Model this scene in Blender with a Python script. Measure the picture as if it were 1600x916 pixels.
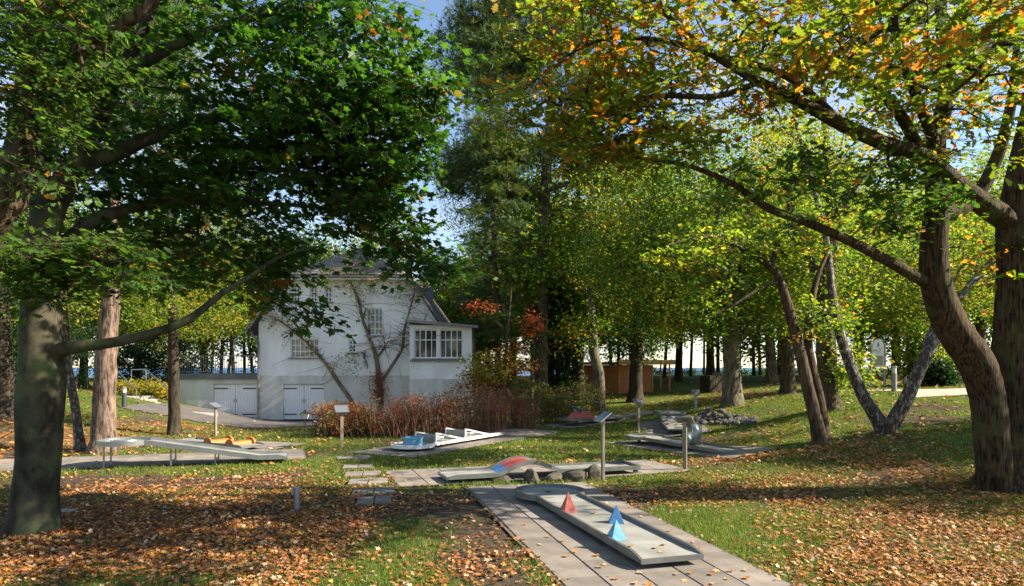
import bpy, math, random
import numpy as np
from mathutils import Vector, Matrix

for o in list(bpy.data.objects):
    bpy.data.objects.remove(o)
scene = bpy.context.scene
COL = scene.collection
RNG = np.random.default_rng(7)
random.seed(7)
PI = math.pi
R = math.radians

# ------------------------------------------------------------------ camera, sky, sun, exposure
F = 1067.0
CAMZ = 2.6
cam_d = bpy.data.cameras.new("camera")
cam = bpy.data.objects.new("camera", cam_d)
COL.objects.link(cam)
cam.location = (0, 0, CAMZ)
cam.rotation_euler = (R(90), 0, 0)
cam_d.sensor_width = 36
cam_d.lens = 36 * F / 1600
cam_d.shift_y = (574 - 458) / 1600
cam_d.clip_start = 0.1
cam_d.clip_end = 20000
scene.camera = cam

SUN_EL, SUN_AZ = 34.0, -5.0          # azimuth: degrees from +X towards +Y
world = bpy.data.worlds.new("World")
scene.world = world
world.use_nodes = True
nt = world.node_tree
nt.nodes.clear()
n_out = nt.nodes.new("ShaderNodeOutputWorld")
n_bg = nt.nodes.new("ShaderNodeBackground")
n_sky = nt.nodes.new("ShaderNodeTexSky")
n_sky.sky_type = 'NISHITA'
n_sky.sun_disc = False
n_sky.sun_elevation = R(SUN_EL)
n_sky.sun_rotation = R(90 - SUN_AZ)
n_sky.air_density = 1.0
n_sky.dust_density = 0.15
n_sky.ozone_density = 1.4
n_bg.inputs[1].default_value = 0.085
# thin broken clouds over the blue
n_tc = nt.nodes.new("ShaderNodeTexCoord")
n_mp = nt.nodes.new("ShaderNodeMapping")
n_mp.inputs['Scale'].default_value = (1.6, 1.6, 4.5)
n_ns = nt.nodes.new("ShaderNodeTexNoise")
n_ns.inputs['Scale'].default_value = 1.7
n_ns.inputs['Detail'].default_value = 6
n_rp = nt.nodes.new("ShaderNodeValToRGB")
n_rp.color_ramp.elements[0].position = 0.47
n_rp.color_ramp.elements[0].color = (0, 0, 0, 1)
n_rp.color_ramp.elements[1].position = 0.66
n_rp.color_ramp.elements[1].color = (0.75, 0.75, 0.75, 1)
n_mx = nt.nodes.new("ShaderNodeMixRGB")
n_mx.inputs[2].default_value = (3.1, 3.4, 4.0, 1)
nt.links.new(n_tc.outputs['Generated'], n_mp.inputs[0])
nt.links.new(n_mp.outputs[0], n_ns.inputs['Vector'])
nt.links.new(n_ns.outputs['Fac'], n_rp.inputs[0])
nt.links.new(n_rp.outputs[0], n_mx.inputs[0])
nt.links.new(n_sky.outputs[0], n_mx.inputs[1])
nt.links.new(n_mx.outputs[0], n_bg.inputs[0])
nt.links.new(n_bg.outputs[0], n_out.inputs[0])

sun_d = bpy.data.lights.new("sun", 'SUN')
sun_d.energy = 5.0
sun_d.angle = R(0.53)
sun_d.color = (1.0, 0.89, 0.72)
sun = bpy.data.objects.new("sun", sun_d)
COL.objects.link(sun)
sdir = Vector((math.cos(R(SUN_EL)) * math.cos(R(SUN_AZ)), math.cos(R(SUN_EL)) * math.sin(R(SUN_AZ)), math.sin(R(SUN_EL))))
sun.rotation_euler = sdir.to_track_quat('Z', 'Y').to_euler()
sun.location = (30, 0, 30)

vs = scene.view_settings
vs.view_transform = 'Standard'
vs.look = 'None'
vs.exposure = 1.55
vs.gamma = 1
vs.use_curve_mapping = False
scene.cycles.max_bounces = 7
scene.cycles.transparent_max_bounces = 4
scene.cycles.diffuse_bounces = 3
scene.cycles.glossy_bounces = 2
scene.cycles.transmission_bounces = 4
scene.cycles.caustics_reflective = False
scene.cycles.caustics_refractive = False
scene.cycles.use_denoising = True


def W(u, v, Y):
    """point of the place seen at photo pixel (u, v) standing at distance Y"""
    return np.array([(u - 800) / F * Y, Y, CAMZ - (v - 574) / F * Y])


# ------------------------------------------------------------------ materials
MATS = {}


def nodes_of(name):
    m = bpy.data.materials.new(name)
    m.use_nodes = True
    nt = m.node_tree
    b = nt.nodes['Principled BSDF']
    return m, nt, b


def coord(nt, scale=(1, 1, 1), kind='Object'):
    tc = nt.nodes.new("ShaderNodeTexCoord")
    mp = nt.nodes.new("ShaderNodeMapping")
    mp.inputs['Scale'].default_value = scale
    nt.links.new(tc.outputs[kind], mp.inputs[0])
    return mp.outputs[0]


def noise(nt, vec, scale, detail=4, rough=0.55):
    n = nt.nodes.new("ShaderNodeTexNoise")
    n.inputs['Scale'].default_value = scale
    n.inputs['Detail'].default_value = detail
    n.inputs['Roughness'].default_value = rough
    if vec is not None:
        nt.links.new(vec, n.inputs['Vector'])
    return n.outputs['Fac']


def ramp(nt, fac, stops):
    r = nt.nodes.new("ShaderNodeValToRGB")
    els = r.color_ramp.elements
    while len(els) < len(stops):
        els.new(0.5)
    for e, (p, c) in zip(els, stops):
        e.position = p
        e.color = (*c, 1)
    nt.links.new(fac, r.inputs[0])
    return r.outputs[0]


def mixc(nt, fac, a, b, mode='MIX'):
    m = nt.nodes.new("ShaderNodeMixRGB")
    m.blend_type = mode
    for i, x in ((0, fac), (1, a), (2, b)):
        if isinstance(x, (int, float)):
            m.inputs[i].default_value = x
        elif isinstance(x, tuple):
            m.inputs[i].default_value = (*x, 1)
        else:
            nt.links.new(x, m.inputs[i])
    return m.outputs[0]


def bump(nt, b, fac, strength=0.3, dist=0.02):
    n = nt.nodes.new("ShaderNodeBump")
    n.inputs['Strength'].default_value = strength
    n.inputs['Distance'].default_value = dist
    nt.links.new(fac, n.inputs['Height'])
    nt.links.new(n.outputs[0], b.inputs['Normal'])


def mat_plain(name, col, rough=0.6, metal=0.0, var=0.25, nscale=6.0, bstr=0.12, bdist=0.01, rand=0.0, scale=(1, 1, 1), spec=0.5):
    m, nt, b = nodes_of(name)
    vec = coord(nt, scale)
    n1 = noise(nt, vec, nscale, 6)
    n2 = noise(nt, vec, nscale * 7, 3)
    dark = tuple(c * (1 - var) for c in col)
    lite = tuple(min(1, c * (1 + var * 0.6)) for c in col)
    c = ramp(nt, n1, [(0.3, dark), (0.7, lite)])
    if rand > 0:
        oi = nt.nodes.new("ShaderNodeObjectInfo")
        c2 = ramp(nt, oi.outputs['Random'], [(0.0, (1 - rand,) * 3), (1.0, (1.0, 1.0, 1.0))])
        c = mixc(nt, 1.0, c, c2, 'MULTIPLY')
    nt.links.new(c, b.inputs['Base Color'])
    b.inputs['Roughness'].default_value = rough
    b.inputs['Metallic'].default_value = metal
    b.inputs['Specular IOR Level'].default_value = spec
    bump(nt, b, n2, bstr, bdist)
    MATS[name] = m
    return m


def mat_bark(name, dark, lite, scale=(9, 9, 1.6), bstr=0.9, bdist=0.03, moss=None):
    m, nt, b = nodes_of(name)
    vec = coord(nt, scale)
    n1 = noise(nt, vec, 1.5, 8, 0.65)
    n3 = noise(nt, coord(nt, (1, 1, .6)), 1.3, 4)
    c = ramp(nt, n1, [(0.40, dark), (0.60, lite)])
    big = ramp(nt, n3, [(0.35, (0.7, 0.7, 0.7)), (0.65, (1.15, 1.12, 1.05))])
    c = mixc(nt, 1.0, c, big, 'MULTIPLY')
    if moss:
        n4 = noise(nt, coord(nt), 2.2, 5)
        mf = ramp(nt, n4, [(0.5, (0, 0, 0)), (0.65, (0.7, 0.7, 0.7))])
        c = mixc(nt, mf, c, moss)
    nt.links.new(c, b.inputs['Base Color'])
    b.inputs['Roughness'].default_value = 0.9
    b.inputs['Specular IOR Level'].default_value = 0.2
    bump(nt, b, n1, bstr, bdist)
    MATS[name] = m
    return m


def mat_leaf(name, transl=0.45, gain=1.6, rough=0.5):
    m, nt, b = nodes_of(name)
    at = nt.nodes.new("ShaderNodeAttribute")
    at.attribute_name = "col"
    nt.links.new(at.outputs['Color'], b.inputs['Base Color'])
    b.inputs['Roughness'].default_value = rough
    b.inputs['Specular IOR Level'].default_value = 0.35
    tr = nt.nodes.new("ShaderNodeBsdfTranslucent")
    g = mixc(nt, 1.0, at.outputs['Color'], (gain * 1.05, gain, gain * 0.55), 'MULTIPLY')
    nt.links.new(g, tr.inputs['Color'])
    mx = nt.nodes.new("ShaderNodeMixShader")
    mx.inputs[0].default_value = transl
    nt.links.new(b.outputs[0], mx.inputs[1])
    nt.links.new(tr.outputs[0], mx.inputs[2])
    nt.links.new(mx.outputs[0], nt.nodes['Material Output'].inputs[0])
    MATS[name] = m
    return m


mat_leaf('leaf', 0.5, 2.0)
mat_leaf('needle', 0.35, 1.4, 0.6)
mat_leaf('litter', 0.18, 1.2, 0.7)
mat_leaf('grass_blade', 0.4, 1.4, 0.6)
mat_bark('bark_smooth', (0.025, 0.022, 0.015), (0.078, 0.070, 0.048), (2.5, 2.5, 1.2), 0.35, 0.015, moss=(0.09, 0.11, 0.045))
mat_bark('bark_oak', (0.012, 0.008, 0.005), (0.105, 0.068, 0.036), (15, 15, 1.8), 1.0, 0.08, moss=(0.085, 0.085, 0.03))
mat_bark('bark_brown', (0.03, 0.022, 0.014), (0.115, 0.082, 0.055), (9, 9, 1.6), 1.0, 0.04)
mat_bark('bark_pine', (0.05, 0.034, 0.027), (0.25, 0.18, 0.14), (7, 7, 1.6), 1.0, 0.04)
mat_bark('bark_twig', (0.10, 0.075, 0.05), (0.27, 0.215, 0.15), (9, 9, 1.6), 0.8, 0.03)
mat_bark('bark_grey', (0.055, 0.045, 0.034), (0.20, 0.17, 0.13), (7, 7, 1.6), 0.9, 0.03, moss=(0.09, 0.10, 0.04))
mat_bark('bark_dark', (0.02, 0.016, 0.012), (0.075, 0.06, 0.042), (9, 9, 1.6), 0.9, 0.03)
# birch: white skin torn open to black plates
m, nt_, b_ = nodes_of('bark_birch')
n1 = noise(nt_, coord(nt_, (7, 7, 3.0)), 1.8, 8, 0.7)
n2 = noise(nt_, coord(nt_, (2, 2, 16)), 1.5, 4)
c1 = ramp(nt_, n2, [(0.3, (0.15, 0.12, 0.10)), (0.6, (0.40, 0.35, 0.29))])
c2 = ramp(nt_, n1, [(0.50, (0, 0, 0)), (0.62, (1, 1, 1))])
nt_.links.new(mixc(nt_, c2, (0.04, 0.03, 0.022), c1), b_.inputs['Base Color'])
b_.inputs['Roughness'].default_value = 0.8
bump(nt_, b_, n1, 0.9, 0.04)
MATS['bark_birch'] = m

mat_plain('slab', (0.245, 0.21, 0.178), 0.85, var=0.34, nscale=2.2, bstr=0.25, bdist=0.006, rand=0.38)
mat_plain('bed', (0.13, 0.10, 0.075), 0.95, var=0.4, nscale=5, bstr=0.5)
mat_plain('lane_bed', (0.255, 0.252, 0.23), 0.65, var=0.36, nscale=2.2, bstr=0.1, bdist=0.004)
mat_plain('lane_rim', (0.20, 0.205, 0.195), 0.42, metal=0.6, var=0.3, nscale=4)
mat_plain('lane_white', (0.74, 0.74, 0.72), 0.5, var=0.12)
mat_plain('rubber', (0.025, 0.025, 0.025), 0.8)
mat_plain('red_paint', (0.42, 0.075, 0.05), 0.55, var=0.4, nscale=9)
mat_plain('pink_paint', (0.56, 0.13, 0.10), 0.6, var=0.4, nscale=9)
mat_plain('blue_paint', (0.05, 0.19, 0.42), 0.5, var=0.4, nscale=9)
mat_plain('sky_blue_paint', (0.12, 0.36, 0.56), 0.5, var=0.4, nscale=9)
mat_plain('orange_paint', (0.45, 0.145, 0.02), 0.5, var=0.18, nscale=5)
mat_plain('galv', (0.33, 0.34, 0.35), 0.4, metal=0.75, var=0.2)
mat_plain('post_wood', (0.24, 0.20, 0.155), 0.85, var=0.3, scale=(8, 8, 1), nscale=3, bstr=0.4)
mat_plain('panel_gloss', (0.13, 0.14, 0.16), 0.12, metal=0.0, var=0.08, spec=0.9)
mat_plain('iron_black', (0.015, 0.015, 0.016), 0.5)
mat_plain('lamp_glass', (0.55, 0.55, 0.52), 0.15, var=0.05)
mat_plain('plaster', (0.84, 0.825, 0.81), 0.9, var=0.14, nscale=0.9, bstr=0.2, scale=(1.6, 1.6, 0.5))
mat_plain('plinth', (0.62, 0.60, 0.56), 0.9, var=0.2, nscale=1.1, bstr=0.25, scale=(1.6, 1.6, 0.5))
mat_plain('white_paint', (0.8, 0.8, 0.8), 0.5, var=0.05)
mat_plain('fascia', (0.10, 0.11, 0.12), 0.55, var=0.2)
mat_plain('sill', (0.16, 0.17, 0.18), 0.6, var=0.15)
mat_plain('zinc', (0.17, 0.175, 0.18), 0.45, metal=0.5)
mat_plain('pane', (0.035, 0.035, 0.03), 0.06, var=0.05, bstr=0.02, spec=1.0)
mat_plain('curtain', (0.50, 0.44, 0.27), 0.9, var=0.15)
mat_plain('hut_board', (0.52, 0.175, 0.06), 0.7, var=0.22, nscale=3, rand=0.1)
mat_plain('hut_fascia', (0.55, 0.26, 0.12), 0.7, var=0.2)
mat_plain('hut_roof', (0.07, 0.065, 0.06), 0.9)
mat_plain('stone', (0.13, 0.12, 0.105), 0.9, var=0.45, nscale=3, bstr=0.7, bdist=0.03, rand=0.4)  # base colour darkened to stand in for the shade of the tree above
mat_plain('boulder', (0.10, 0.088, 0.062), 0.95, var=0.45, nscale=3, bstr=0.7, bdist=0.03, rand=0.25)
mat_plain('concrete', (0.33, 0.32, 0.30), 0.9, var=0.2, nscale=3, bstr=0.3)
mat_plain('steel', (0.6, 0.6, 0.6), 0.3, metal=0.9, var=0.1)
mat_plain('asphalt', (0.105, 0.092, 0.085), 0.9, var=0.3, nscale=1.5, bstr=0.4)
mat_plain('sand', (0.40, 0.335, 0.26), 0.95, var=0.2, nscale=1.5, bstr=0.3)
mat_plain('sign_white', (0.78, 0.79, 0.80), 0.4, var=0.05)
mat_plain('sign_grey', (0.30, 0.32, 0.34), 0.3, var=0.1)
mat_plain('sign_blue', (0.03, 0.08, 0.28), 0.5)
mat_plain('rope', (0.12, 0.06, 0.035), 0.9)
mat_plain('dark_metal', (0.05, 0.055, 0.06), 0.5)
mat_plain('bollard_grey', (0.22, 0.225, 0.23), 0.5, var=0.1)
# shingle roof
m, nt_, b_ = nodes_of('roof')
br = nt_.nodes.new("ShaderNodeTexBrick")
br.inputs['Scale'].default_value = 3.2
br.inputs['Color1'].default_value = (0.13, 0.115, 0.10, 1)
br.inputs['Color2'].default_value = (0.20, 0.18, 0.16, 1)
br.inputs['Mortar'].default_value = (0.05, 0.045, 0.04, 1)
br.inputs['Mortar Size'].default_value = 0.03
mpv = coord(nt_, (1, 1, 1))
cx = nt_.nodes.new("ShaderNodeSeparateXYZ")
cc = nt_.nodes.new("ShaderNodeCombineXYZ")
ad = nt_.nodes.new("ShaderNodeMath")
nt_.links.new(mpv, cx.inputs[0])
nt_.links.new(cx.outputs[0], ad.inputs[0])
nt_.links.new(cx.outputs[1], ad.inputs[1])
nt_.links.new(ad.outputs[0], cc.inputs[0])
nt_.links.new(cx.outputs[2], cc.inputs[1])
nt_.links.new(cc.outputs[0], br.inputs['Vector'])
nt_.links.new(br.outputs['Color'], b_.inputs['Base Color'])
b_.inputs['Roughness'].default_value = 0.9
bump(nt_, b_, br.outputs['Fac'], 0.5, -0.02)
MATS['roof'] = m
# sea
m, nt_, b_ = nodes_of('sea')
b_.inputs['Base Color'].default_value = (0.05, 0.13, 0.24, 1)
b_.inputs['Roughness'].default_value = 0.45
b_.inputs['Specular IOR Level'].default_value = 0.15
bump(nt_, b_, noise(nt_, coord(nt_, (0.15, 0.4, 1)), 1.0, 5), 0.6, 0.5)
MATS['sea'] = m
# ground: soil, grass and unresolved leaf crumbs, mixed by what grows where
m, nt_, b_ = nodes_of('ground')
vec = coord(nt_)
ga = nt_.nodes.new("ShaderNodeAttribute")
ga.attribute_name = "cover"            # r = grass, g = leaf litter
sep = nt_.nodes.new("ShaderNodeSeparateColor")
nt_.links.new(ga.outputs['Color'], sep.inputs[0])
soil = ramp(nt_, noise(nt_, vec, 9, 8, 0.7), [(0.3, (0.04, 0.03, 0.02)), (0.7, (0.13, 0.10, 0.07))])
gr1 = ramp(nt_, noise(nt_, vec, 22, 8, 0.75), [(0.3, (0.045, 0.065, 0.014)), (0.55, (0.11, 0.145, 0.03)), (0.75, (0.21, 0.22, 0.06))])
gr2 = ramp(nt_, noise(nt_, vec, 0.6, 4), [(0.35, (0.75, 0.9, 0.7)), (0.7, (1.25, 1.1, 0.9))])
gr = mixc(nt_, 1.0, gr1, gr2, 'MULTIPLY')
vo = nt_.nodes.new("ShaderNodeTexVoronoi")
vo.inputs['Scale'].default_value = 9.0
nt_.links.new(vec, vo.inputs['Vector'])
lf = ramp(nt_, vo.outputs['Color'], [(0.1, (0.09, 0.045, 0.02)), (0.45, (0.24, 0.10, 0.03)), (0.75, (0.34, 0.20, 0.06)), (0.95, (0.42, 0.30, 0.17))])


def add_mask(weight, nscale, lo, hi):
    n = noise(nt_, vec, nscale, 5, 0.7)
    a = nt_.nodes.new("ShaderNodeMath")
    a.operation = 'ADD'
    nt_.links.new(weight, a.inputs[0])
    nt_.links.new(n, a.inputs[1])
    return ramp(nt_, a.outputs[0], [(lo, (0, 0, 0)), (hi, (1, 1, 1))])


base = mixc(nt_, add_mask(sep.outputs[0], 6, 0.75, 1.1), soil, gr)
base = mixc(nt_, add_mask(sep.outputs[1], 14, 0.88, 0.97), base, lf)
nt_.links.new(base, b_.inputs['Base Color'])
b_.inputs['Roughness'].default_value = 1.0
b_.inputs['Specular IOR Level'].default_value = 0.1
bump(nt_, b_, noise(nt_, vec, 26, 8, 0.75), 1.0, 0.05)
MATS['ground'] = m


# ------------------------------------------------------------------ mesh helpers
class MB:
    def __init__(self):
        self.v, self.f, self.mi = [], [], []
        self.cur = 0

    def poly(self, pts, faces):
        n = len(self.v)
        self.v += [tuple(map(float, p)) for p in pts]
        for f in faces:
            self.f.append(tuple(i + n for i in f))
            self.mi.append(self.cur)
        return self

    def box(self, x0, x1, y0, y1, z0, z1):
        p = [(x0, y0, z0), (x1, y0, z0), (x1, y1, z0), (x0, y1, z0), (x0, y0, z1), (x1, y0, z1), (x1, y1, z1), (x0, y1, z1)]
        return self.poly(p, [(3, 2, 1, 0), (4, 5, 6, 7), (0, 1, 5, 4), (1, 2, 6, 5), (2, 3, 7, 6), (3, 0, 4, 7)])

    def bar(self, a, b, w, h, up=(0, 0, 1)):
        """beam from a to b, w wide and h high"""
        a, b = Vector(a), Vector(b)
        d = (b - a).normalized()
        s = d.cross(Vector(up))
        if s.length < 1e-4:
            s = d.cross(Vector((0, 1, 0)))
        s.normalize()
        t = s.cross(d)
        s, t = s * w / 2, t * h / 2
        p = [a - s - t, a + s - t, a + s + t, a - s + t, b - s - t, b + s - t, b + s + t, b - s + t]
        return self.poly(p, [(0, 1, 2, 3), (7, 6, 5, 4), (4, 5, 1, 0), (5, 6, 2, 1), (6, 7, 3, 2), (7, 4, 0, 3)])

    def tube(self, pts, rad, n=8, cap=True):
        pts = [Vector(p) for p in pts]
        if not hasattr(rad, '__len__'):
            rad = [rad] * len(pts)
        prev = None
        rings = []
        for i, p in enumerate(pts):
            d = (pts[min(i + 1, len(pts) - 1)] - pts[max(i - 1, 0)]).normalized()
            if prev is None:
                s = d.orthogonal().normalized()
            else:
                s = (prev - d * prev.dot(d))
                s = s.normalized() if s.length > 1e-5 else d.orthogonal().normalized()
            prev = s
            t = d.cross(s)
            rings.append([p + (s * math.cos(2 * PI * k / n) + t * math.sin(2 * PI * k / n)) * rad[i] for k in range(n)])
        V = [q for r in rings for q in r]
        Fc = []
        for i in range(len(pts) - 1):
            for k in range(n):
                Fc.append((i * n + k, i * n + (k + 1) % n, (i + 1) * n + (k + 1) % n, (i + 1) * n + k))
        if cap:
            Fc.append(tuple(range(n))[::-1])
            Fc.append(tuple((len(pts) - 1) * n + k for k in range(n)))
        return self.poly(V, Fc)

    def prism(self, outline, z0, z1):
        """outline (x, y) extruded from z0 to z1"""
        n = len(outline)
        V = [(x, y, z0) for x, y in outline] + [(x, y, z1) for x, y in outline]
        Fc = [tuple(range(n))[::-1], tuple(range(n, 2 * n))] + [(i, (i + 1) % n, n + (i + 1) % n, n + i) for i in range(n)]
        return self.poly(V, Fc)

    def build(self, name, mat, parent=None, smooth=False, loc=None, bevel=0.0):
        me = bpy.data.meshes.new(name)
        me.from_pydata(self.v, [], self.f)
        mats = mat if isinstance(mat, (list, tuple)) else [mat]
        for mm in mats:
            me.materials.append(MATS[mm])
        if len(mats) > 1:
            me.polygons.foreach_set('material_index', self.mi)
        if smooth:
            me.polygons.foreach_set('use_smooth', [True] * len(me.polygons))
        me.update()
        o = bpy.data.objects.new(name, me)
        COL.objects.link(o)
        if parent is not None:
            o.parent = parent
        if loc is not None:
            o.location = loc
        if bevel > 0:
            md = o.modifiers.new("bevel", 'BEVEL')
            md.width = bevel
            md.segments = 2
            md.limit_method = 'ANGLE'
        return o


def thing(name, label, cat, loc=(0, 0, 0), rz=0.0, group=None, kind=None):
    o = bpy.data.objects.new(name, None)
    COL.objects.link(o)
    o.location = loc
    o.rotation_euler = (0, 0, rz)
    o.empty_display_size = 0.2
    return tag(o, label, cat, group, kind)


def tag(o, label=None, cat=None, group=None, kind=None):
    if label:
        o['label'] = label
    if cat:
        o['category'] = cat
    if group:
        o['group'] = group
    if kind:
        o['kind'] = kind
    return o


def copy_thing(root, loc, rz=0.0, label=None, scale=1.0):
    r = root.copy()
    COL.objects.link(r)
    r.location = loc
    r.rotation_euler = (0, 0, rz)
    r.scale = (scale,) * 3
    if label:
        r['label'] = label
    for ch in list(root.children):
        c = ch.copy()
        COL.objects.link(c)
        c.parent = r
        for g in list(ch.children):
            d = g.copy()
            COL.objects.link(d)
            d.parent = c
    return r


def np_mesh(name, verts, tris, mat, parent=None, colors=None, smooth=False, loc=None, attr='col'):
    me = bpy.data.meshes.new(name)
    nv, nf = len(verts), len(tris)
    k = tris.shape[1]
    me.vertices.add(nv)
    me.vertices.foreach_set('co', np.ascontiguousarray(verts, dtype=np.float32).ravel())
    me.loops.add(nf * k)
    me.loops.foreach_set('vertex_index', np.ascontiguousarray(tris, dtype=np.int32).ravel())
    me.polygons.add(nf)
    me.polygons.foreach_set('loop_start', np.arange(0, nf * k, k, dtype=np.int32))
    if smooth:
        me.polygons.foreach_set('use_smooth', np.ones(nf, dtype=bool))
    if colors is not None:
        a = me.attributes.new(attr, 'FLOAT_COLOR', 'POINT')
        cc = np.ones((nv, 4), dtype=np.float32)
        cc[:, :3] = colors
        a.data.foreach_set('color', cc.ravel())
    me.materials.append(MATS[mat])
    me.update(calc_edges=True)
    o = bpy.data.objects.new(name, me)
    COL.objects.link(o)
    if parent is not None:
        o.parent = parent
    if loc is not None:
        o.location = loc
    return o


def vnoise(x, y, scale, seed):
    """smooth value noise 0..1"""
    g = np.random.default_rng(seed).random((64, 64))
    fx, fy = np.asarray(x) / scale, np.asarray(y) / scale
    ix, iy = np.floor(fx).astype(int), np.floor(fy).astype(int)
    tx, ty = fx - ix, fy - iy
    tx, ty = tx * tx * (3 - 2 * tx), ty * ty * (3 - 2 * ty)
    a = g[ix % 64, iy % 64]
    b = g[(ix + 1) % 64, iy % 64]
    c = g[ix % 64, (iy + 1) % 64]
    d = g[(ix + 1) % 64, (iy + 1) % 64]
    return (a * (1 - tx) + b * tx) * (1 - ty) + (c * (1 - tx) + d * tx) * ty


# ------------------------------------------------------------------ terrain
CP = [(-12, 5, 0), (0, 5, 0), (12, 5, 0.05), (-12, 11, 0), (-5, 11, 0), (0, 11, 0), (4, 11, 0), (8, 10, 0.05),
      (-12, 17, 0), (-6, 17, 0), (0, 16, 0), (4, 17, 0), (-10, 22, 0.02), (-4, 22, 0), (1, 22, 0), (5.5, 21, 0.02),
      (0, 28, 0), (4, 31, 0), (6.5, 26.5, 0.03), (9.9, 13.5, 0.22), (8.6, 19, 0.45), (10.4, 19, 0.75), (14, 14, 0.6),
      (8.2, 26, 0.35), (9.7, 30, 0.97), (14.9, 26.7, 1.65), (17.5, 27, 1.6), (22, 22, 1.6), (24, 30, 1.9), (15.4, 38, 1.35),
      (9, 34, 0.62), (8, 46, 0.85), (0, 46, 0.6), (20, 50, 1.7), (5, 70, 1.7), (25, 70, 1.8), (-5, 65, 1.2),
      (-14, 37, -0.3), (-9, 37, -0.3), (-4, 36, -0.2), (-9, 48, -0.2), (-13, 30, -0.1), (-8, 28, -0.05), (-14, 24, 0.1),
      (-17, 30, 0.85), (-19, 34, 1.2), (-24, 30, 1.2), (-18, 22, 0.25), (-25, 20, 0.5), (-30, 45, 1.5), (-20, 60, 1.4),
      (-40, 30, 1.5), (45, 30, 2.0), (40, 70, 2.0), (-40, 70, 1.5), (-20, 5, 0.1), (20, 5, 0.5), (30, 12, 1.2)]
CP = np.array(CP, float)


def _tps(r2):
    return np.where(r2 > 1e-9, r2 * np.log(np.maximum(r2, 1e-9)), 0.0)


_n = len(CP)
_A = np.zeros((_n + 3, _n + 3))
_d = ((CP[:, None, :2] - CP[None, :, :2]) ** 2).sum(-1)
_A[:_n, :_n] = _tps(_d) + np.eye(_n) * 6.0
_A[:_n, _n] = 1
_A[:_n, _n + 1:] = CP[:, :2]
_A[_n:, :_n] = _A[:_n, _n:].T
_w = np.linalg.solve(_A, np.concatenate([CP[:, 2], np.zeros(3)]))


def G(x, y):
    x, y = np.asarray(x, float), np.asarray(y, float)
    sh = x.shape
    xf, yf = np.clip(x.ravel(), -42, 46), np.clip(y.ravel(), 0, 72)
    r2 = (xf[:, None] - CP[None, :, 0]) ** 2 + (yf[:, None] - CP[None, :, 1]) ** 2
    z = _tps(r2) @ _w[:_n] + _w[_n] + _w[_n + 1] * xf + _w[_n + 2] * yf
    z = np.clip(z, -0.45, 2.2)
    drop = np.clip((y.ravel() - 76) / 14, 0, 1)
    z = z * (1 - drop) - 9.5 * drop * drop * (3 - 2 * drop)
    return z.reshape(sh)


def g1(x, y):
    return float(G(np.array([x]), np.array([y]))[0])


def ground_hit(u, v):
    """where the sight line of photo pixel (u, v) meets the terrain"""
    Y = np.linspace(5, 75, 1400)
    X = (u - 800) / F * Y
    Z = CAMZ - (v - 574) / F * Y
    below = np.nonzero(Z <= G(X, Y))[0]
    i = below[0] if len(below) else -1
    return float(X[i]), float(Y[i])


# paved strips: (corner x, y), unit direction along, columns, rows, slab width, slab length
def strip(c, d, cols, rows, pw, pl):
    d = np.array(d, float)
    d /= np.linalg.norm(d)
    return dict(c=np.array(c, float), d=d, s=np.array([d[1], -d[0]]), cols=cols, rows=rows, pw=pw, pl=pl)


D1 = np.array([-0.2316, 0.9728])
S1 = np.array([0.9728, 0.2316])
far_l = np.array([-0.97, 14.75])
STRIPS = [
    strip(far_l - D1 * 9.9, D1, 5, 15, 0.53, 0.66),                      # front lane
    strip((-2.45, 14.8), (0.94, 0.30), 4, 11, 0.58, 0.66),              # bridge lane (side shifts to the right of the run)
    strip((-14.6, 16.3), (0.946, 0.323), 4, 14, 0.58, 0.66),             # raised lane
    strip((-4.9, 20.7), (0.50, 0.866), 4, 15, 0.6, 0.66),                # blue drum lane
    strip((-12.4, 22.8), (0.84, -0.36), 4, 8, 0.58, 0.62),               # orange roller lane
    strip((3.3, 24.2), (0.42, -0.91), 3, 10, 0.6, 0.62),                 # loop lane
    strip((5.25, 25.6), (0.06, 1.0), 4, 7, 0.56, 0.66),                  # tilted disc lane
    strip((1.4, 31.15), (0.80, 0.60), 3, 10, 0.6, 0.66),                  # red hump lane
]
# the strip is laid to the right of its run; strips whose far side should go left get flipped
for k in (1, 2, 4, 5):
    STRIPS[k]['s'] = -STRIPS[k]['s']


def in_paving(x, y, pad=0.0):
    x, y = np.asarray(x), np.asarray(y)
    m = np.zeros(x.shape, bool)
    for st in STRIPS:
        rx, ry = x - st['c'][0], y - st['c'][1]
        a = rx * st['d'][0] + ry * st['d'][1]
        b = rx * st['s'][0] + ry * st['s'][1]
        m |= (a > -pad) & (a < st['rows'] * st['pl'] + pad) & (b > -pad) & (b < st['cols'] * st['pw'] + pad)
    return m


STEP_ROWS = ((527, 576, 717), (536, 581, 731), (539, 593, 743), (545, 604, 755), (551, 616, 770), (558, 610, 785))


def in_steps(x, y):
    m = np.zeros(np.asarray(x).shape, bool)
    for (u0, u1, v) in STEP_ROWS:
        Y = CAMZ * F / (v - 574)
        m |= (x > (u0 - 800) / F * Y - 0.02) & (x < (u1 - 800) / F * Y + 0.02) & (np.abs(y - Y) < 0.38)
    return m


def in_drive(x, y):
    x, y = np.asarray(x), np.asarray(y)
    edge = 30.2 + 0.10 * (x + 14) + 0.6 * np.sin(x * 0.4) + np.clip(x + 11.5, 0, 9) * 1.3
    return (x > -17.3) & (x < -9.0) & (y > edge) & (y < 39)


def in_sand(x, y):
    x, y = np.asarray(x), np.asarray(y)
    mid = 26.8 + 0.10 * (x - 17)
    return (x > 14.6 + 0.5 * np.sin(y)) & (np.abs(y - mid) < 1.9 + 0.25 * np.sin(x * 0.9))


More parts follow.
